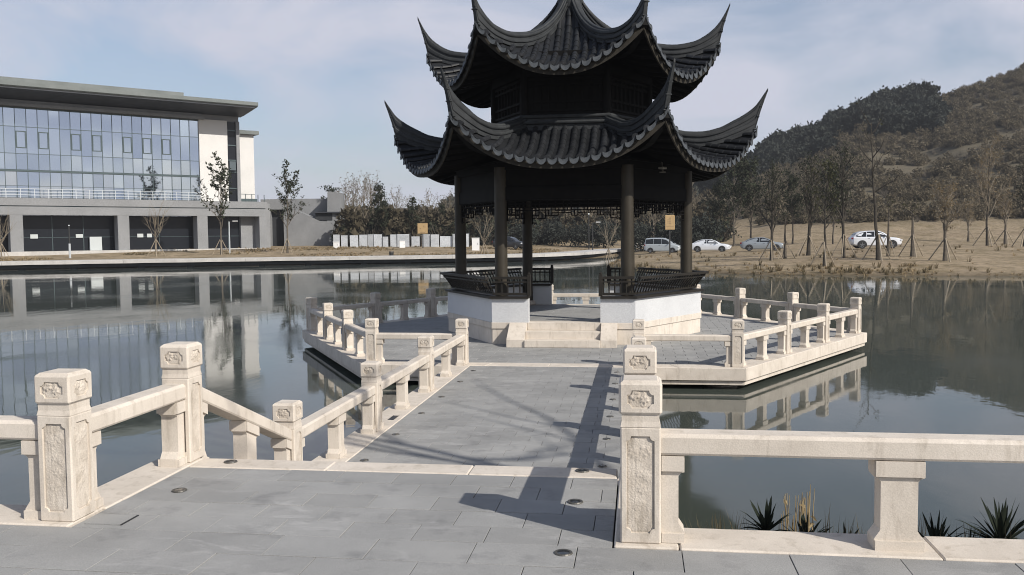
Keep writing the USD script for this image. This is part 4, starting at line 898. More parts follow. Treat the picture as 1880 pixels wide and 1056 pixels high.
again(bt1, 'leafless staked young tree cut by the left edge of the photo', 2, 102, 1.3, .8)
# trees on the right bank
st1 = tree('staked_tree', 'dark leafed staked tree with a thick straight trunk behind the grey car', 1484, 76, dict(seed=31, h=7.4, r0_=.17, nb=18, start=.28, elev=58, blen=3.2, levels=1, sub=5), (4, .22, .18, LDARK, .5), bark=DBARK, stake=dict(hgt=1.8, spread=1.3, n=4, r=.05))
again(st1, 'slimmer dark staked tree right before the bonnet of the grey car', 1416, 71, 1.0, (.8, .8, .9))
again(st1, 'dark staked tree standing left of the white off-road car', 1549, 70, 2.3, (.82, .82, 1.02))
st2 = tree('slender_tree', 'slender sparse tree closest to the water on the right bank', 1513, 62.6, dict(seed=35, h=6.4, r0_=.10, nb=14, start=.4, elev=50, blen=2.6, levels=1, sub=4), (3, .15, .2, LOLIVE, .6), bark=DBARK, stake=dict(hgt=1.7, spread=1.1, n=3, r=.045))
tb = tree('tall_bare_tree', 'tallest leaning leafless tree before the white off-road car', 1613, 67, dict(seed=41, h=10.2, r0_=.15, nb=10, start=.45, elev=35, blen=2.6, levels=1, sub=3, lean=(-.045, .0)), (1, .1, .2, LOLIVE, .25), bark=DBARK, stake=dict(hgt=1.9, spread=1.3, n=3, r=.05))
po = tree('pollarded_tree', 'thick cut-back trunk standing right of the white off-road car', 1676, 70, dict(seed=45, h=4.0, r0_=.19, nb=6, start=.75, elev=45, blen=1.3, levels=1, sub=2), (2, .1, .18, LOLIVE, .4), bark=BARK, stake=dict(hgt=1.7, spread=1.2, n=3, r=.045))
again(po, 'short cut-back trunk beside the front of the grey car', 1442, 73, 1.2, (.75, .75, .85))
again(po, 'small cut-back tree close to the right of the tall leaning tree', 1631, 71, 2.6, (.7, .7, 1.05))
vs = tree('vase_tree', 'vase shaped bushy tree with dry leaves on a stout trunk by the water', 1736, 65, dict(seed=51, h=4.6, r0_=.16, nb=14, start=.36, elev=60, blen=2.6, levels=2, sub=4), (2, .14, .15, LDRY, .25), bark=BARK, twig=TWIG, stake=dict(hgt=1.6, spread=1.3, n=3, r=.05))
again(vs, 'low vase shaped tree with dry leaves further up the right bank', 1778, 112, .9, .85)
again(vs, 'vase shaped dry tree on the bank second from the right edge', 1846, 100, 2.0, 1.05)
dl = tree('tall_dry_tree', 'tall twiggy tree with dry leaves near the right edge', 1813, 92, dict(seed=55, h=9.5, r0_=.13, nb=20, start=.25, elev=58, blen=3.6, levels=2, sub=4), (2, .2, .18, LDRY, .2), bark=DBARK, twig=TWIG, stake=dict(hgt=2.0, spread=1.5, n=3, r=.06))
again(st1, 'dark leafed tree cut by the right edge of the photo', 1882, 86, .4, 1.0)
# row behind the parked cars
rb = tree('roadside_tree', 'tall tree with dark leaf clumps behind the gap between the white and grey cars', 1347, 118, dict(seed=61, h=10.5, r0_=.14, nb=20, start=.2, elev=62, blen=4.2, levels=1, sub=5), (4, .25, .42, LDARK, .75), bark=BARK)
again(rb, 'tall tree with dark leaf clumps behind the roof of the grey car', 1378, 119, 2.0, .97)
again(rb, 'dark leafy tree behind the bonnet of the white saloon', 1318, 124, 4.0, .72)
again(rb, 'dark leafy tree between the grey car and the white off-road car', 1455, 116, 1.1, .75)
again(rb, 'dark leafy tree behind the rear of the white off-road car', 1530, 112, 3.0, .8)
sb1 = thing('evergreen_shrub', 'broad dark evergreen shrub behind the white saloon', 'shrub', (*spot(1283, 116), gz(spot(1283, 116))))
rs = np.random.default_rng(3); mb = MB(); q = rs.normal(0, 1, (260, 3)) * A([1.5, 1.0, .95]) + A([0, 0, 2.2]); leaves(mb, q[q[:, 2] > .1], 8, .3, .42, rs); mb.build('foliage', LPINE, sb1); MB().tube([(0, 0, -.3), (.1, 0, 1.4), (0, .1, 3)], [.12, .09, .03], 6).build('stem', BARK, sb1)
for lab, px, d, s in (('rounded dark evergreen shrub behind the front of the van', 1236, 122, .95), ('rounded dark evergreen shrub behind the rear of the van', 1176, 124, .9), ('dark evergreen shrub behind the dark car', 962, 132, .8), ('dark evergreen shrub seen left of centre through the pavilion', 1015, 138, .9), ('dark shrub on the rise right of centre through the pavilion', 1062, 134, .8), ('dark shrub behind the staked sapling seen through the pavilion', 1108, 134, .95), ('dark shrub behind the white utility box', 878, 132, .8)):
    again(sb1, lab, px, d, px * .37, s)
sap = again(bt1, 'pale leafless sapling on stakes seen through the middle of the pavilion', 1117, 104, 2.2, .82)
again(bt1, 'pale leafless sapling on stakes seen between the left columns of the pavilion', 889, 104, .6, .8)
# wood behind the hoarding
wb = tree('woodland_tree', 'leafless grey tree in the wood behind the white hoarding', 650, 136, dict(seed=71, h=8.2, r0_=.14, nb=16, start=.18, elev=60, blen=4.6, levels=2, sub=4), (1, .2, .25, LSCRUB, .25), bark=BARK, twig=TWIG, group='leafless trees in the wood behind the hoarding')
for i, (px, d, s) in enumerate(((636, 142, .95), (667, 133, 1.0), (683, 144, 1.05), (703, 140, .8), (728, 146, .85), (753, 138, .7), (790, 145, .8), (812, 140, .72), (826, 150, .8), (858, 140, .7), (895, 146, .7), (985, 150, .8), (1040, 150, .8), (1085, 152, .9), (1130, 150, .9), (1200, 140, 1.0), (1260, 138, 1.1))):
    again(wb, None, px, d, i * 1.9, s, group='leafless trees in the wood behind the hoarding')
for p in stage.GetPrimAtPath('/World').GetChildren():
    if p.GetName().startswith('woodland_tree'): p.SetCustomDataByKey('label', 'leafless grey tree in the wood behind the far bank')
wd = tree('dark_woodland_tree', 'dark leaved tree rising above the middle of the white hoarding', 694, 128, dict(seed=75, h=7.6, r0_=.12, nb=15, start=.2, elev=62, blen=3.2, levels=1, sub=5), (4, .22, .36, LDARK, .7), bark=DBARK)
again(wd, 'dark leaved tree forking behind the right half of the white hoarding', 708, 127, 2.4, .72)
again(wd, 'dark leaved tree just left of the orange notice board', 757, 129, 1.5, .78)
again(wd, 'small dark leaved tree behind the right end of the white hoarding', 815, 134, 3.5, .68)
hb = thing('roof_shrub', 'small shrub growing on top of the annex tower', 'shrub', (*(ax[:2] + AR * qx(606) + A([-r0[1], r0[0]]) * 2.0), qz(606, 354)))
mb = MB(); leaves(mb, rs.normal(0, .42, (40, 3)) * A([1.4, 1, .5]) + A([0, 0, .55]), 5, .15, .3, rs); mb.build('foliage', LDARK, hb); MB().tube([(0, 0, -.02), (0, 0, .6)], .05, 5).build('stem', BARK, hb)
# bare shade tree beside the shore walk, outside the picture, whose shadow falls on the paving
sh_t = thing('shade_tree', 'large leafless tree on the shore walk that throws branch shadows on the paving', 'tree', (7.7, 3.1, 0))
tr, li, _ = grow(87, 10.5, .15, 10, .38, 42, 6.5, 1, 3); tr.build('trunk', BARK, sh_t, smooth=40); li.build('branches', BARK, sh_t, smooth=60)

def scatter(name, protos, mats, P, sc, label, kind='stuff', cat=None, seed=1):
    """One PointInstancer of a few leaf-clump shapes."""
    pi = UsdGeom.PointInstancer.Define(stage, path_for(name)); rr = np.random.default_rng(seed); paths = []
    for i, (m, mt_) in enumerate(zip(protos, mats)): paths.append(usdkit.mesh(stage, f'{pi.GetPath()}/clump_{i:03d}', m.arrays(), mt_).GetPath())
    pi.CreatePrototypesRel().SetTargets(paths); n = len(P)
    pi.CreateProtoIndicesAttr(Vt.IntArray.FromNumpy(rr.integers(0, len(protos), n).astype(np.int32)))
    pi.CreatePositionsAttr(Vt.Vec3fArray.FromNumpy(A(P, np.float32))); a = rr.uniform(0, 6.28, n)
    pi.CreateOrientationsAttr(Vt.QuathArray([Gf.Quath(float(math.cos(x / 2)), 0, 0, float(math.sin(x / 2))) for x in a]))
    s = np.asarray(sc, np.float32); pi.CreateScalesAttr(Vt.Vec3fArray.FromNumpy(np.repeat(s[:, None], 3, 1) if s.ndim == 1 else s))
    return tag(pi, label, cat, None, kind)
def clump(seed, n, sx, sz, size, lift):
    r_ = np.random.default_rng(seed); q = r_.normal(0, 1, (n, 3)); q /= np.linalg.norm(q, axis=1, keepdims=True); q *= r_.uniform(.35, 1, (n, 1)) ** .6
    q = q * A([sx, sx, sz]) + A([0, 0, lift]); return leaves(MB(), q[q[:, 2] > -.05], 3, .1, size, r_)
def bare_clump(seed, n):
    r_ = np.random.default_rng(seed); m = MB()
    for _ in range(n):
        d = A([r_.normal(0, .45), r_.normal(0, .45), 1.0]); p = A([r_.normal(0, .12), r_.normal(0, .12), -.1]); L = r_.uniform(.6, 1.25)
        m.add(*tubemesh([p, p + d * L * .5 + r_.normal(0, .05, 3), p + d * L + r_.normal(0, .1, 3)], [.022, .014, .006], 3, cap=False))
    return m
rr = np.random.default_rng(17)
def on_hill(n, p0, p1, d0, d1, keep):
    px = rr.uniform(p0, p1, n); d = np.sqrt(rr.uniform(d0 ** 2, d1 ** 2, n)); v = fw[:2] / np.linalg.norm(fw[:2])
    xy = d[:, None] * (v + r0[:2] * ((px - 940) / F_PX)[:, None]); z = ground_z(xy[:, 0], xy[:, 1])
    k = keep(px, d, z); return np.column_stack([xy, z])[k]
nzf = lambda P, s, sd: meshkit.fbm(np.column_stack([P[:, :2] / s, np.zeros(len(P))]), 3, sd)
P = on_hill(26000, 560, 2250, 128, 345, lambda px, d, z: z > 3.2)
hgt = np.interp(screen(P[:, 0], P[:, 1])[0], RID_P, RID_Z); rel = P[:, 2] / np.maximum(hgt, 1)
px_h = screen(P[:, 0], P[:, 1])[0]
dark = ((rel > .70) & (px_h < 1720 + 160 * (nzf(P, 20, 31) - .5)) & (px_h > 1150) & (nzf(P, 30, 5) > .34)) | (nzf(P, 26, 8) > .73)
pin = P[dark][:2600]; scr = P[~dark]; scr = scr[nzf(scr, 12, 3) > .34][:12500]
scatter('hill_evergreens', [clump(5, 90, 1.0, .85, .55, .8), clump(6, 90, .8, 1.1, .5, 1.0)], [LPINE, LPINE], pin, rr.uniform(1.5, 3.2, len(pin)), 'dark evergreen wood along the crest of the hill')
scatter('hill_scrub', [clump(7, 55, 1.0, .7, .42, .5), bare_clump(8, 40), clump(9, 50, .8, .9, .4, .7)], [LSCRUB, BARK, LSCRUB], scr, rr.uniform(.6, 1.5, len(scr)), 'brown winter scrub covering the hillside')
W = on_hill(9000, 605, 1330, 127, 190, lambda px, d, z: (z > .3)); W = W[nzf(W, 9, 21) > .40][:1900]
scatter('woodland_undergrowth', [clump(17, 50, .8, 1.0, .4, .9), bare_clump(18, 60), bare_clump(19, 50), clump(20, 45, .7, .8, .35, .7)], [LWOOD, BARK, DBARK, LDARK], W, rr.uniform(1.2, 3.0, len(W)), 'brown undergrowth of the wood behind the far bank')
# dry grass along the right bank and at the waterline
def tuft(seed, n, h, sp, w):
    r_ = np.random.default_rng(seed); m = MB()
    for _ in range(n):
        a = r_.uniform(0, 6.28); b = A([math.cos(a), math.sin(a), 0]); p = b * r_.uniform(0, sp * .4); L = h * r_.uniform(.5, 1); o = sp * r_.uniform(.1, 1); s = A([-b[1], b[0], 0]) * w
        m.add([p - s, p + s, p + b * o * .4 + A([0, 0, L * .6]) + s * .7, p + b * o * .4 + A([0, 0, L * .6]) - s * .7, p + b * o + A([0, 0, L])], [[0, 1, 2], [0, 2, 3], [3, 2, 4]])
    return m
GR1 = leaf('dry_grass', (0.22, 0.165, 0.095), (0.36, 0.28, 0.17), .25, .6); GR2 = leaf('dull_grass', (0.10, 0.085, 0.05), (0.19, 0.15, 0.09), .25, .6)
G = on_hill(30000, 1080, 2050, 54, 100, lambda px, d, z: (z > -1.2) & (z < .5))
den = nzf(G, 5, 4); gp = screen(G[:, 0], G[:, 1])[0]; edge = np.clip((np.where((gp > 1370) & (gp < 1720), -.62, -.95) - G[:, 2]) / .25, 0, 1); G = G[rr.random(len(G)) < np.where(den > .62, .03, .003) + .22 * edge][:4000]
scatter('bank_grass', [tuft(1, 12, .26, .25, .02), tuft(2, 10, .2, .3, .02), tuft(3, 14, .42, .3, .02)], [GR1, GR1, GR2], G, rr.uniform(.5, 1.25, len(G)), 'dry grass tufts along the right bank of the lake')
G2 = on_hill(14000, -150, 1080, 90, 125, lambda px, d, z: (z > -.7) & (z < .6)); G2 = G2[(nzf(G2, 6, 12) > .52)][:2500]
scatter('far_bank_grass', [tuft(4, 12, .3, .25, .02), tuft(5, 12, .22, .3, .02)], [GR1, GR2], G2, rr.uniform(.5, 1.1, len(G2)), 'short dry grass on the far bank below the hall')

# spiky plants and reeds behind the near kerb
BLADE = leaf('dark_blade', (0.016, 0.020, 0.016), (0.035, 0.042, 0.030), .15, 6); REED = leaf('dry_reed', (0.34, 0.26, 0.14), (0.50, 0.40, 0.24), .3, 6)
def spiky(px, depth, h, n, lab, seed, sp=.3):
    """A rosette of stiff blades that radiate from the top of a short stem."""
    p = spot(px, depth); t = thing('spiky_plant', lab, 'plant', (p[0], p[1], gz(p)), group=None); r_ = np.random.default_rng(seed); m = MB(); c0 = A([0, 0, h * .62])
    for i in range(n):
        a = i * 2.4 + r_.uniform(-.3, .3); el = math.radians(r_.uniform(2, 82)); b = A([math.cos(a), math.sin(a), 0]); L = sp * r_.uniform(.65, 1.15); s = A([-b[1], b[0], 0]); w = .0105 * r_.uniform(.7, 1.3)
        d = b * math.cos(el) + A([0, 0, math.sin(el)]); dr = r_.uniform(.0, .28) * math.cos(el)
        q = [c0 + d * .02, c0 + d * L * .4, c0 + d * L * .75 - A([0, 0, dr * L * .4]), c0 + d * L - A([0, 0, dr * L])]; ws = [w * .7, w, w * .7, .0008]; v = []
        for c, ww in zip(q, ws): v += [c - s * ww, c + A([0, 0, -.35 * ww]), c + s * ww]
        m.add(v, [[3 * j + e, 3 * j + e + 1, 3 * j + 4 + e, 3 * j + 3 + e] for j in range(3) for e in (0, 1)])
    m.build('blades', BLADE, t); MB().tube([(0, 0, -.3), (0, 0, h * .63)], [.05, .025], 6).build('stem', BLADE, t); return t
spiky(1410, 4.95, .64, 34, 'dark spiky plant left of the dry reeds behind the kerb', 1, .20)
spiky(1484, 4.95, .55, 32, 'low dark spiky plant right under the dry reeds', 2, .18)
spiky(1562, 4.95, .52, 22, 'small spiky plant just left of the near stone baluster', 3, .15)
spiky(1728, 4.9, .56, 30, 'dark spiky plant just right of the near stone baluster', 4, .20)
spiky(1850, 4.95, .64, 56, 'large dark spiky plant near the right edge behind the kerb', 5, .28)
spiky(1790, 4.85, .48, 24, 'low spiky plant between the two larger ones at the right edge', 6, .17)
NB_ = on_n = rr.uniform(.35, 2.6, 420); ny = rr.uniform(4.98, 5.5, 420); NG = np.column_stack([NB_, ny, ground_z(NB_, ny)])
scatter('shore_grass', [tuft(31, 14, .34, .16, .005), tuft(32, 12, .26, .2, .005), tuft(33, 10, .42, .12, .004)], [GR2, BLADE, GR2], NG, rr.uniform(.7, 1.4, 420), 'thin tangled grass behind the near kerb')
p = spot(1471, 5.65); t = thing('dry_reeds', 'pale dry reed clump standing in the shallow water behind the kerb', 'plant', (p[0], p[1], gz(p))); m = MB(); r_ = np.random.default_rng(12)
for _ in range(44):
    a = A([r_.normal(0, .05), r_.normal(0, .05), 0]); tp = a + A([r_.normal(0, .04), r_.normal(0, .04), r_.uniform(.75, 1.05)]); m.tube([a, (a + tp) / 2 + r_.normal(0, .01, 3), tp], [.0045, .004, .002], 4)
m.build('stalks', REED, t); mb = MB(); leaves(mb, r_.normal(0, 1, (26, 3)) * A([.07, .07, .2]) + A([0, 0, .6]), 1, .02, .06, r_); mb.build('reed_leaves', REED, t)

# ------------------------------------------------------------------ parked cars
GLASSC = plain('car_glass', (0.010, 0.012, 0.014), .06, 0, .6); TYRE = plain('tyre_rubber', (.018, .018, .019), .8); RIM = plain('alloy_rim', (.30, .31, .32), .3, .8); TRIM = plain('black_trim', (.015, .015, .016), .5)
LAMP = plain('headlamp_lens', (.62, .64, .66), .08, 0, .6); TAIL = plain('tail_lamp', (.22, .012, .01), .15); CHROME = plain('chrome', (.6, .6, .6), .15, 1.0)
def paint(name, c): return plain(name, c, .28, .15, .5, coat_weight=.6, coat_roughness=.05)
CARS = {
 'saloon': dict(B=[(-2.32, .48, .84, .66), (-2.2, .30, .98, .82), (-1.7, .20, 1.02, .89), (-.6, .18, 1.0, .91), (.6, .18, .98, .91), (1.5, .2, .93, .89), (2.05, .22, .82, .83), (2.25, .28, .72, .74), (2.34, .40, .62, .58)],
   Gh=[(-2.0, .99, .62), (-1.25, 1.36, .60), (-.5, 1.47, .60), (.1, 1.46, .60), (.55, 1.34, .62), (1.28, .95, .66)], belt=.98, side=[(-1.72, 1.04), (-1.15, 1.31), (-.5, 1.40), (.05, 1.39), (.5, 1.27), (.92, 1.03)], pill=(-.32,), r=.325, ax=(-1.38, 1.38), top=1.47),
 'offroad': dict(B=[(-2.28, .55, 1.0, .68), (-2.18, .36, 1.10, .84), (-1.6, .26, 1.13, .91), (-.6, .24, 1.10, .93), (.6, .24, 1.08, .93), (1.4, .26, 1.04, .91), (2.0, .28, .95, .85), (2.22, .34, .84, .76), (2.30, .46, .72, .60)],
   Gh=[(-2.15, 1.10, .66), (-1.75, 1.50, .66), (-1.0, 1.66, .66), (.0, 1.68, .66), (.5, 1.56, .66), (1.25, 1.06, .68)], belt=1.10, side=[(-1.85, 1.24), (-1.45, 1.46), (-.9, 1.57), (-.05, 1.59), (.42, 1.47), (.92, 1.15)], pill=(-.95, -.2), r=.36, ax=(-1.36, 1.36), top=1.68),
 'van': dict(B=[(-2.2, .40, 1.12, .74), (-2.14, .28, 1.14, .80), (-1.4, .22, 1.14, .82), (.0, .20, 1.12, .82), (1.0, .20, 1.10, .82), (1.55, .22, 1.05, .80), (2.05, .26, .92, .76), (2.2, .34, .80, .68), (2.25, .44, .70, .58)],
   Gh=[(-2.19, 1.12, .70), (-2.08, 1.78, .68), (-1.2, 1.88, .68), (.2, 1.86, .68), (.75, 1.72, .68), (1.62, 1.04, .70)], belt=1.12, side=[(-1.98, 1.22), (-1.92, 1.66), (-1.2, 1.72), (.15, 1.70), (.6, 1.58), (1.12, 1.20)], pill=(-1.02, .02), r=.30, ax=(-1.38, 1.40), top=1.88)}
def loft(mb, secs):
    n = len(secs[0]); v = np.vstack(secs); f = []
    for i in range(len(secs) - 1):
        for j in range(n): t = (j + 1) % n; f.append([i * n + j, i * n + t, (i + 1) * n + t, (i + 1) * n + j])
    f = A(f); tri = np.vstack([f[:, [0, 1, 2]], f[:, [0, 2, 3]]]); l = (len(secs) - 1) * n
    tri = np.vstack([tri, [[0, j + 1, j] for j in range(1, n - 1)], [[l, l + j, l + j + 1] for j in range(1, n - 1)]])
    m = trimesh.Trimesh(v, tri, process=False); m.fix_normals(); return mb.tm(m)
def make_car(name, label, kind, pm, px, depth, rz):
    K = CARS[kind]; p = spot(px, depth); t = thing(name, label, 'van' if kind == 'van' else 'car', (p[0], p[1], gz(p) + .02), rz)
    xs_ = [b[0] for b in K['B']]; fine = np.linspace(xs_[0], xs_[-1], 26)
    zb, zt, hw_ = (spline(fine, xs_, [b[i] for b in K['B']]) for i in (1, 2, 3))
    sec = lambda x, a, b, w: [(x, y, z) for y, z in ((-w * .86, a), (w * .86, a), (w * .985, a + .10), (w, (a + b) / 2), (w * .975, b - .10), (w * .86, b - .01), (w * .5, b + .015), (-w * .5, b + .015), (-w * .86, b - .01), (-w * .975, b - .10), (-w, (a + b) / 2), (-w * .985, a + .10))]
    bd = loft(MB(), [A(sec(*q)) for q in zip(fine, zb, zt, hw_)]).build('body', pm, t, smooth=35)
    gx_ = [q[0] for q in K['Gh']]; gf = np.linspace(gx_[0], gx_[-1], 20); gt = spline(gf, gx_, [q[1] for q in K['Gh']]); gw = spline(gf, gx_, [q[2] for q in K['Gh']])
    bw_ = np.interp(gf, fine, hw_) * .93; zlo = K['belt'] - .16
    wid = lambda z, i_top, i_bot: i_bot
    gs = [A([(x, -b, zlo), (x, b, zlo), (x, b - (b - w) * .55, zlo + (h - zlo) * .62), (x, w, h - .05), (x, w * .8, h - .005), (x, -w * .8, h - .005), (x, -w, h - .05), (x, -b + (b - w) * .55, zlo + (h - zlo) * .62)]) for x, h, w, b in zip(gf, gt, gw, bw_)]
    loft(MB(), gs).build('cabin', pm, t, smooth=40)
    B_ = float(np.interp(0, gf, bw_)); W_ = K['Gh'][2][2]; T_ = K['top']
    yside = lambda x, z: float(np.interp(z, [zlo, zlo + (np.interp(x, gf, gt) - zlo) * .62, np.interp(x, gf, gt) - .05], [np.interp(x, gf, bw_), np.interp(x, gf, bw_) - (np.interp(x, gf, bw_) - np.interp(x, gf, gw)) * .55, np.interp(x, gf, gw)]))
    S = Polygon(K['side'] + [(K['side'][-1][0] - .02, K['belt'] + .01), (K['side'][0][0] + .02, K['belt'] + .03)]).buffer(.02)
    cuts = [-9] + list(K['pill']) + [9]
    for sgn in (-1, 1):
        for c0, c1 in zip(cuts[:-1], cuts[1:]):
            gpoly = S.intersection(sbox(c0 + .035, 0, c1 - .035, 3))
            if gpoly.is_empty: continue
            gpoly = gpoly.segmentize(.18); m = trimesh.creation.extrude_polygon(gpoly, .01, engine='earcut'); v = A(m.vertices)
            vv = A([(x, sgn * (yside(x, z) + .004 + q), z) for x, z, q in v]); MB().add(vv, m.faces if sgn < 0 else A(m.faces)[:, ::-1]).build('side_window', GLASSC, t)
    for i0, i1, nm in ((3 if kind != 'van' else 3, 5, 'windscreen'), (0, 1, 'rear_window')):
        (xa, za, wa), (xb, zb_, wb_) = K['Gh'][i0], K['Gh'][i1]
        if nm == 'windscreen': xa = K['Gh'][4][0] - .25; ua = np.linspace(xa, xb - .12, 6)
        else: ua = np.linspace(xa + .10, xb - .02, 5)
        L_, R_ = [], []
        for x in ua:
            h = float(np.interp(x, gf, gt)) + .006; w = float(np.interp(x, gf, gw)) * .86; L_.append((x, -w, h)); R_.append((x, w, h))
        MB().add(A(L_ + R_), [[i, i + 1, len(ua) + i + 1, len(ua) + i] for i in range(len(ua) - 1)]).build(nm, GLASSC, t)
    th = np.linspace(0, 2 * np.pi, 20, endpoint=False)
    for xa in K['ax']:
        for sgn in (-1, 1):
            W = float(np.interp(xa, fine, hw_)); R = K['r']
            arch = Polygon([(xa + (R + .075) * math.cos(a), max(R + (R + .075) * math.sin(a), .16)) for a in th]); MB().prism(arch, .012, ((0, sgn * (W + (0 if sgn > 0 else 0)) - (.0 if sgn > 0 else .012), 0), (1, 0, 0), (0, 0, 1), (0, 1, 0))).build('wheel_arch', TRIM, t)
            yo, yi = sgn * (W + .03), sgn * (W - .16)
            prof_ = [(R - .03, yi), (R, yi + sgn * .03), (R, yo - sgn * .03), (R - .03, yo), (R * .66, yo - sgn * .005)]
            v = A([(xa + r_ * math.cos(a), y, R + r_ * math.sin(a)) for r_, y in prof_ for a in th]); n = 20
            f = [[i * n + j, i * n + (j + 1) % n, (i + 1) * n + (j + 1) % n, (i + 1) * n + j] for i in range(4) for j in range(n)]
            wh = MB().add(v, f).build('wheel', TYRE, t, smooth=40)
            rm = MB(); c = (xa, yo - sgn * .03, R)
            rm.add([c] + [(xa + R * .67 * math.cos(a), yo - sgn * .022, R + R * .67 * math.sin(a)) for a in th], [[0, 1 + j, 1 + (j + 1) % n] for j in range(n)])
            for q in range(5):
                a = q * 2 * math.pi / 5 + .3; rm.bar((xa, yo - sgn * .012, R), (xa + R * .62 * math.cos(a), yo - sgn * .012, R + R * .62 * math.sin(a)), .05, .02, up=(0, 1, 0))
            rm.build('rim', RIM, wh)
    xf = xs_[-1]; zf = float(np.interp(xf - .25, fine, zt)); wf = float(np.interp(xf - .2, fine, hw_))
    for sgn in (-1, 1):
        MB().box((xf - .16, sgn * (wf - .13), zf - .17), (.26, .30, .13), -sgn * .5, .03).build('headlight', LAMP, t)
        MB().box((xs_[0] + .10, sgn * (float(np.interp(xs_[0] + .1, fine, hw_)) - .12), float(zt[2]) - .16), (.20, .28, .16), sgn * .35, .03).build('tail_light', TAIL, t)
        MB().box((K['Gh'][4][0] + .28, sgn * (B_ + .13), K['belt'] + .10), (.12, .18, .13), 0, .03).build('mirror', pm, t)
        for xh in ((-.75, .15) if kind != 'van' else (-.2, .75)): MB().box((xh, sgn * (float(np.interp(xh, fine, hw_)) + .002), K['belt'] - .13), (.18, .03, .03), 0, .008).build('door_handle', CHROME, t)
    MB().box((xf - .06, 0, zf - .22), (.10, wf * 1.1, .10), 0, .02).box((xf - .06, 0, .42), (.12, wf * 1.3, .14), 0, .02).build('grille', TRIM, t)
    return t
VR = math.atan2(r0[1], r0[0])
make_car('parked_van', 'silver white van parked behind the orange sign', 'van', paint('silver_paint', (.42, .46, .48)), 1217, 112, VR - .42)
make_car('parked_car', 'white saloon parked next to the van, right of the pavilion', 'saloon', paint('white_paint', (.66, .68, .71)), 1304, 104, VR - .30)
make_car('parked_car', 'grey saloon parked behind the staked trees', 'saloon', paint('grey_paint', (.24, .265, .285)), 1400, 97, VR - .26)
make_car('parked_car', 'white off-road car parked furthest right behind the tall leaning tree', 'offroad', paint('pearl_paint', (.66, .68, .71)), 1606, 85, VR - .12)
make_car('parked_car', 'black car parked behind the left columns of the pavilion', 'offroad', paint('black_paint', (.02, .021, .024)), 935, 122, VR - .45)

# ------------------------------------------------------------------ signs, hoarding, lamps and small things
BOARD = rock('ochre_board', (0.36, 0.25, 0.125), (0.42, 0.295, 0.15), 2, .7, 40, .03); POST = plain('dark_post', (.035, .036, .036), .5, .3); MARK = plain('faded_marks', (.17, .12, .07), .7)
def sign(label, px, depth, y0, y1, w, marks):
    p = spot(px, depth); z = gz(p); u = depth / F_PX; h0_, h1_ = (1.577 + (432.3 + (1171 - px) * .0097 - y) * u for y in (y1, y0))
    t = thing('notice_board', label, 'sign', (p[0], p[1], z), VR); MB().box((0, 0, (h0_ + h1_) / 2 - z), (w, .10, h1_ - h0_), 0, .02).build('board', BOARD, t)
    MB().span((-.07, .06, -.3), (.07, .18, h1_ - z - .1)).build('post', POST, t)
    for (x, zz, ww, hh) in marks: MB().box((x, -.055, h1_ - z - zz), (ww, .012, hh)).build('faded_mark', MARK, t)
sign('ochre notice board on a dark post in front of the van', 1230, 100, 395, 422, 1.08, [(0.0, .35 + .2 * i, .12, .1) for i in range(4)] + [(-.22, .5 + .2 * i, .05, .1) for i in range(3)] + [(0, 1.28, .8, .03)])
sign('ochre notice board above the white hoarding left of the pavilion', 776, 120, 410, 429, 1.35, [(-.3, .7, .1, .12), (.15, .4, .12, .1), (.35, .5, .08, .1), (0, 1.2, .7, .05)])
HW_ = [rock(f'hoarding_panel_{i}', tuple(A((.38, .40, .42)) * k), tuple(A((.50, .52, .545)) * k), .8, .6, 10, .02) for i, k in enumerate((.8, 1.0, 1.15))]
ho = None; pxs = 612.0; hr = random.Random(4); p0 = spot(720, 124)
ho = thing('hoarding', 'row of white site hoarding panels with gaps behind the far bank', 'hoarding', (p0[0], p0[1], gz(p0)), VR)
U2 = 124 / F_PX
while pxs < 850:
    w = hr.choice((10, 12, 15, 18, 22)); x0, x1 = (pxs - 720) * U2, (pxs + w - 720) * U2; hgt_ = hr.choice((1.75, 1.8, 1.85, 1.8, 1.5))
    if not 718 < pxs < 719: MB().box(((x0 + x1) / 2, hr.uniform(-.25, .25), hgt_ / 2 - .1), (x1 - x0, .06, hgt_), 0, .01).build('panel', hr.choice(HW_), ho)
    MB().span((x1 + .03, .3, -.4), (x1 + .13, .4, hgt_ + .05)).build('panel_post', POST, ho); pxs += w + hr.choice((1, 1, 1.5, 2.5, 4))
WB = plain('white_cabinet_paint', (.72, .72, .71), .5)
def cabinet(label, px, depth, w, h, d=.5, rz=0.0):
    p = spot(px, depth); t = thing('white_cabinet', label, 'cabinet', (p[0], p[1], gz(p)), VR + rz); MB().span((-w / 2, -d / 2, -.1), (w / 2, d / 2, h), .02).build('body', WB, t)
    MB().span((-w / 2 - .03, -d / 2 - .03, h + .001), (w / 2 + .03, d / 2 + .03, h + .05)).build('lid', WB, t); MB().span((w * .3, -d / 2 - .03, h * .45), (w * .34, -d / 2 - .001, h * .6)).build('handle', POST, t)
cabinet('low bright white cabinet at the left end of the hoarding', 617, 121, .75, .8)
cabinet('tilted looking bright white cabinet before the middle of the hoarding', 738, 121, .75, .85, rz=.2)
cabinet('tall white utility cabinet between the left columns of the pavilion', 873, 116, .95, 1.55)
for px, lab in ((1166, 'left white concrete block at the end of the boardwalk'), (1178, 'right white concrete block at the end of the boardwalk')):
    p = spot(px, 140); t = thing('white_block', lab, 'bollard', (p[0], p[1], -.34), VR); MB().span((-.28, -.28, 0), (.28, .28, .75), .03).build('block', WB, t); MB().span((-.32, -.32, .751), (.32, .32, .85), .02).build('top', CONC, t)
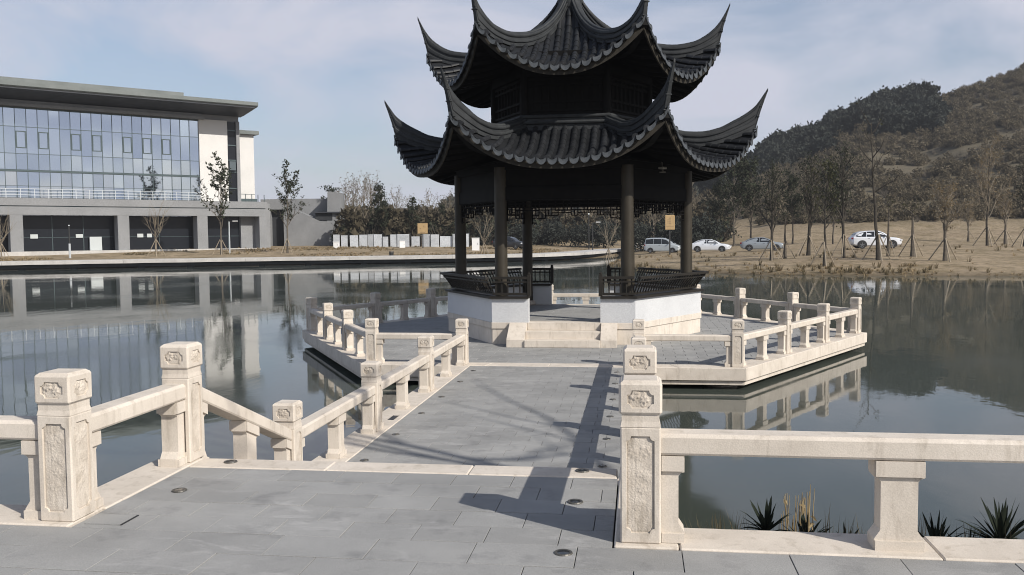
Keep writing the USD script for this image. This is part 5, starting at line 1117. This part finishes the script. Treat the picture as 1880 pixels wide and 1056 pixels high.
p = spot(718, 101); t = thing('litter_bin', 'small dark bin on the grass bank', 'bin', (p[0], p[1], gz(p)), VR); MB().tube([(0, 0, -.05), (0, 0, .62)], [.22, .27], 10).build('body', POST, t); MB().tube([(0, 0, .64), (0, 0, .72)], [.30, .26], 10).build('lid', TRIM, t)
def lamp(label, px, depth, h, head, pale=0.0):
    p = spot(px, depth); t = thing('lamp_post', label, 'lamp post', (p[0], p[1], gz(p)), VR)
    MB().tube([(0, 0, -.3), (0, 0, h)], [.085, .07], 8).build('pole', RAILM if pale >= 1 else POST, t)
    if 0 < pale < 1: MB().tube([(0, 0, -.2), (0, 0, h * pale)], [.12, .12], 8).build('base_sleeve', RAILM, t)
    if head == 'arm': MB().bar((0, 0, h), (.55, 0, h + .05), .06, .05).build('arm', POST, t); MB().box((.75, 0, h + .05), (.6, .22, .09), 0, .02).build('lamp_head', WB, t)
    else: MB().tube([(0, 0, h), (0, 0, h + .12)], [.10, .06], 8).build('lamp_cap', RAILM, t)
lamp('slim bollard lamp with a pale foot before the glass hall', 127, 101, 3.6, 'cap', .45)
lamp('street lamp with a flat white head seen through the pavilion', 1088, 122, 4.0, 'arm')
lamp('thin pale lamp post by the doorway right of the leafy tree', 421, 110, 3.9, 'arm', 1.0)
lamp('plain thin pole right of the staked sapling, seen through the pavilion', 1081, 128, 5.0, 'cap')
LENS = plain('light_lens', (.03, .032, .035), .1, 0, .5)
STEEL = plain('brushed_steel', (.10, .095, .085), .5, .5)
dl_spots = [('ground light at the left end of the landing kerb', -2.85, 5.94, .008), ('ground light on the left side of the landing', -2.86, 5.24, .002), ('ground light nearest the camera, left of the near right post', -.37, 4.39, .002), ('ground light in the shadow on the right side of the landing', -.37, 5.26, .002), ('ground light at the right end of the landing kerb', -.37, 5.95, .008)]
nth = ['first', 'second', 'third', 'fourth', 'fifth', 'sixth']
for side, X in (('left', -2.87), ('right', -.36)):
    for i, Y in enumerate((9.1, 10.35, 11.65, 12.89, 14.29, 15.48)): dl_spots.append((f'{nth[i]} ground light from the landing along the {side} edge of the bridge deck', X, Y, DZ + .002))
for lab, x, y, z in dl_spots:
    t = thing('ground_light', lab, 'light', (x, y, z)); a = np.linspace(0, 2 * np.pi, 20, endpoint=False)
    o, i_, k = (A([(r_ * math.cos(q), r_ * math.sin(q), zz) for q in a]) for r_, zz in ((.048, .0), (.044, .006), (.032, .005)))
    n = 20; R2 = lambda a0, b0: [[a0 + j, a0 + (j + 1) % n, b0 + (j + 1) % n, b0 + j] for j in range(n)]
    MB().add(np.vstack([o, i_, k]), R2(0, n) + R2(n, 2 * n)).build('rim', STEEL, t)
    MB().add(np.vstack([k - [0, 0, .001], [[0, 0, .0062]]]), [[n, j, (j + 1) % n] for j in range(n)]).build('lens', LENS, t)
t = thing('drain_cover', 'small stone drain cover at the foot of the near left post', 'drain cover', (-2.95, 4.64, .004))
MB().span((-.105, -.085, -.003), (.105, .085, .003)).build('cover', PAVE[2], t); MB().span((.106, -.085, -.003), (.116, .092, .001)).build('side_gap', TRIM, t); MB().span((-.105, .086, -.003), (.1055, .092, .001)).build('rear_gap', TRIM, t)
t = thing('drain_slot', 'small dark drain slot in the left kerb of the bridge', 'drain', (-3.16, 11.3, DZ + .007))
MB().span((-.035, -.14, -.01), (.035, .14, .001)).build('opening', TRIM, t); MB().span((-.04, -.15, -.01), (-.0355, .15, .003)).span((.0355, -.15, -.01), (.04, .15, .003)).build('slot_frame', STEEL, t)

# ------------------------------------------------------------------ air
hz_ = usdkit.material(stage, '/World/Looks/haze_air', {'v': ('principled_volume', {'color': (0.84, 0.86, 0.90), 'density': 0.00022, 'anisotropy': 0.1})}, [], volume='v.volume')
MB().span((-930, -330, -6), (830, 1530, 118)).build('haze', hz_, label='faint winter haze over the lake', kind='stuff')
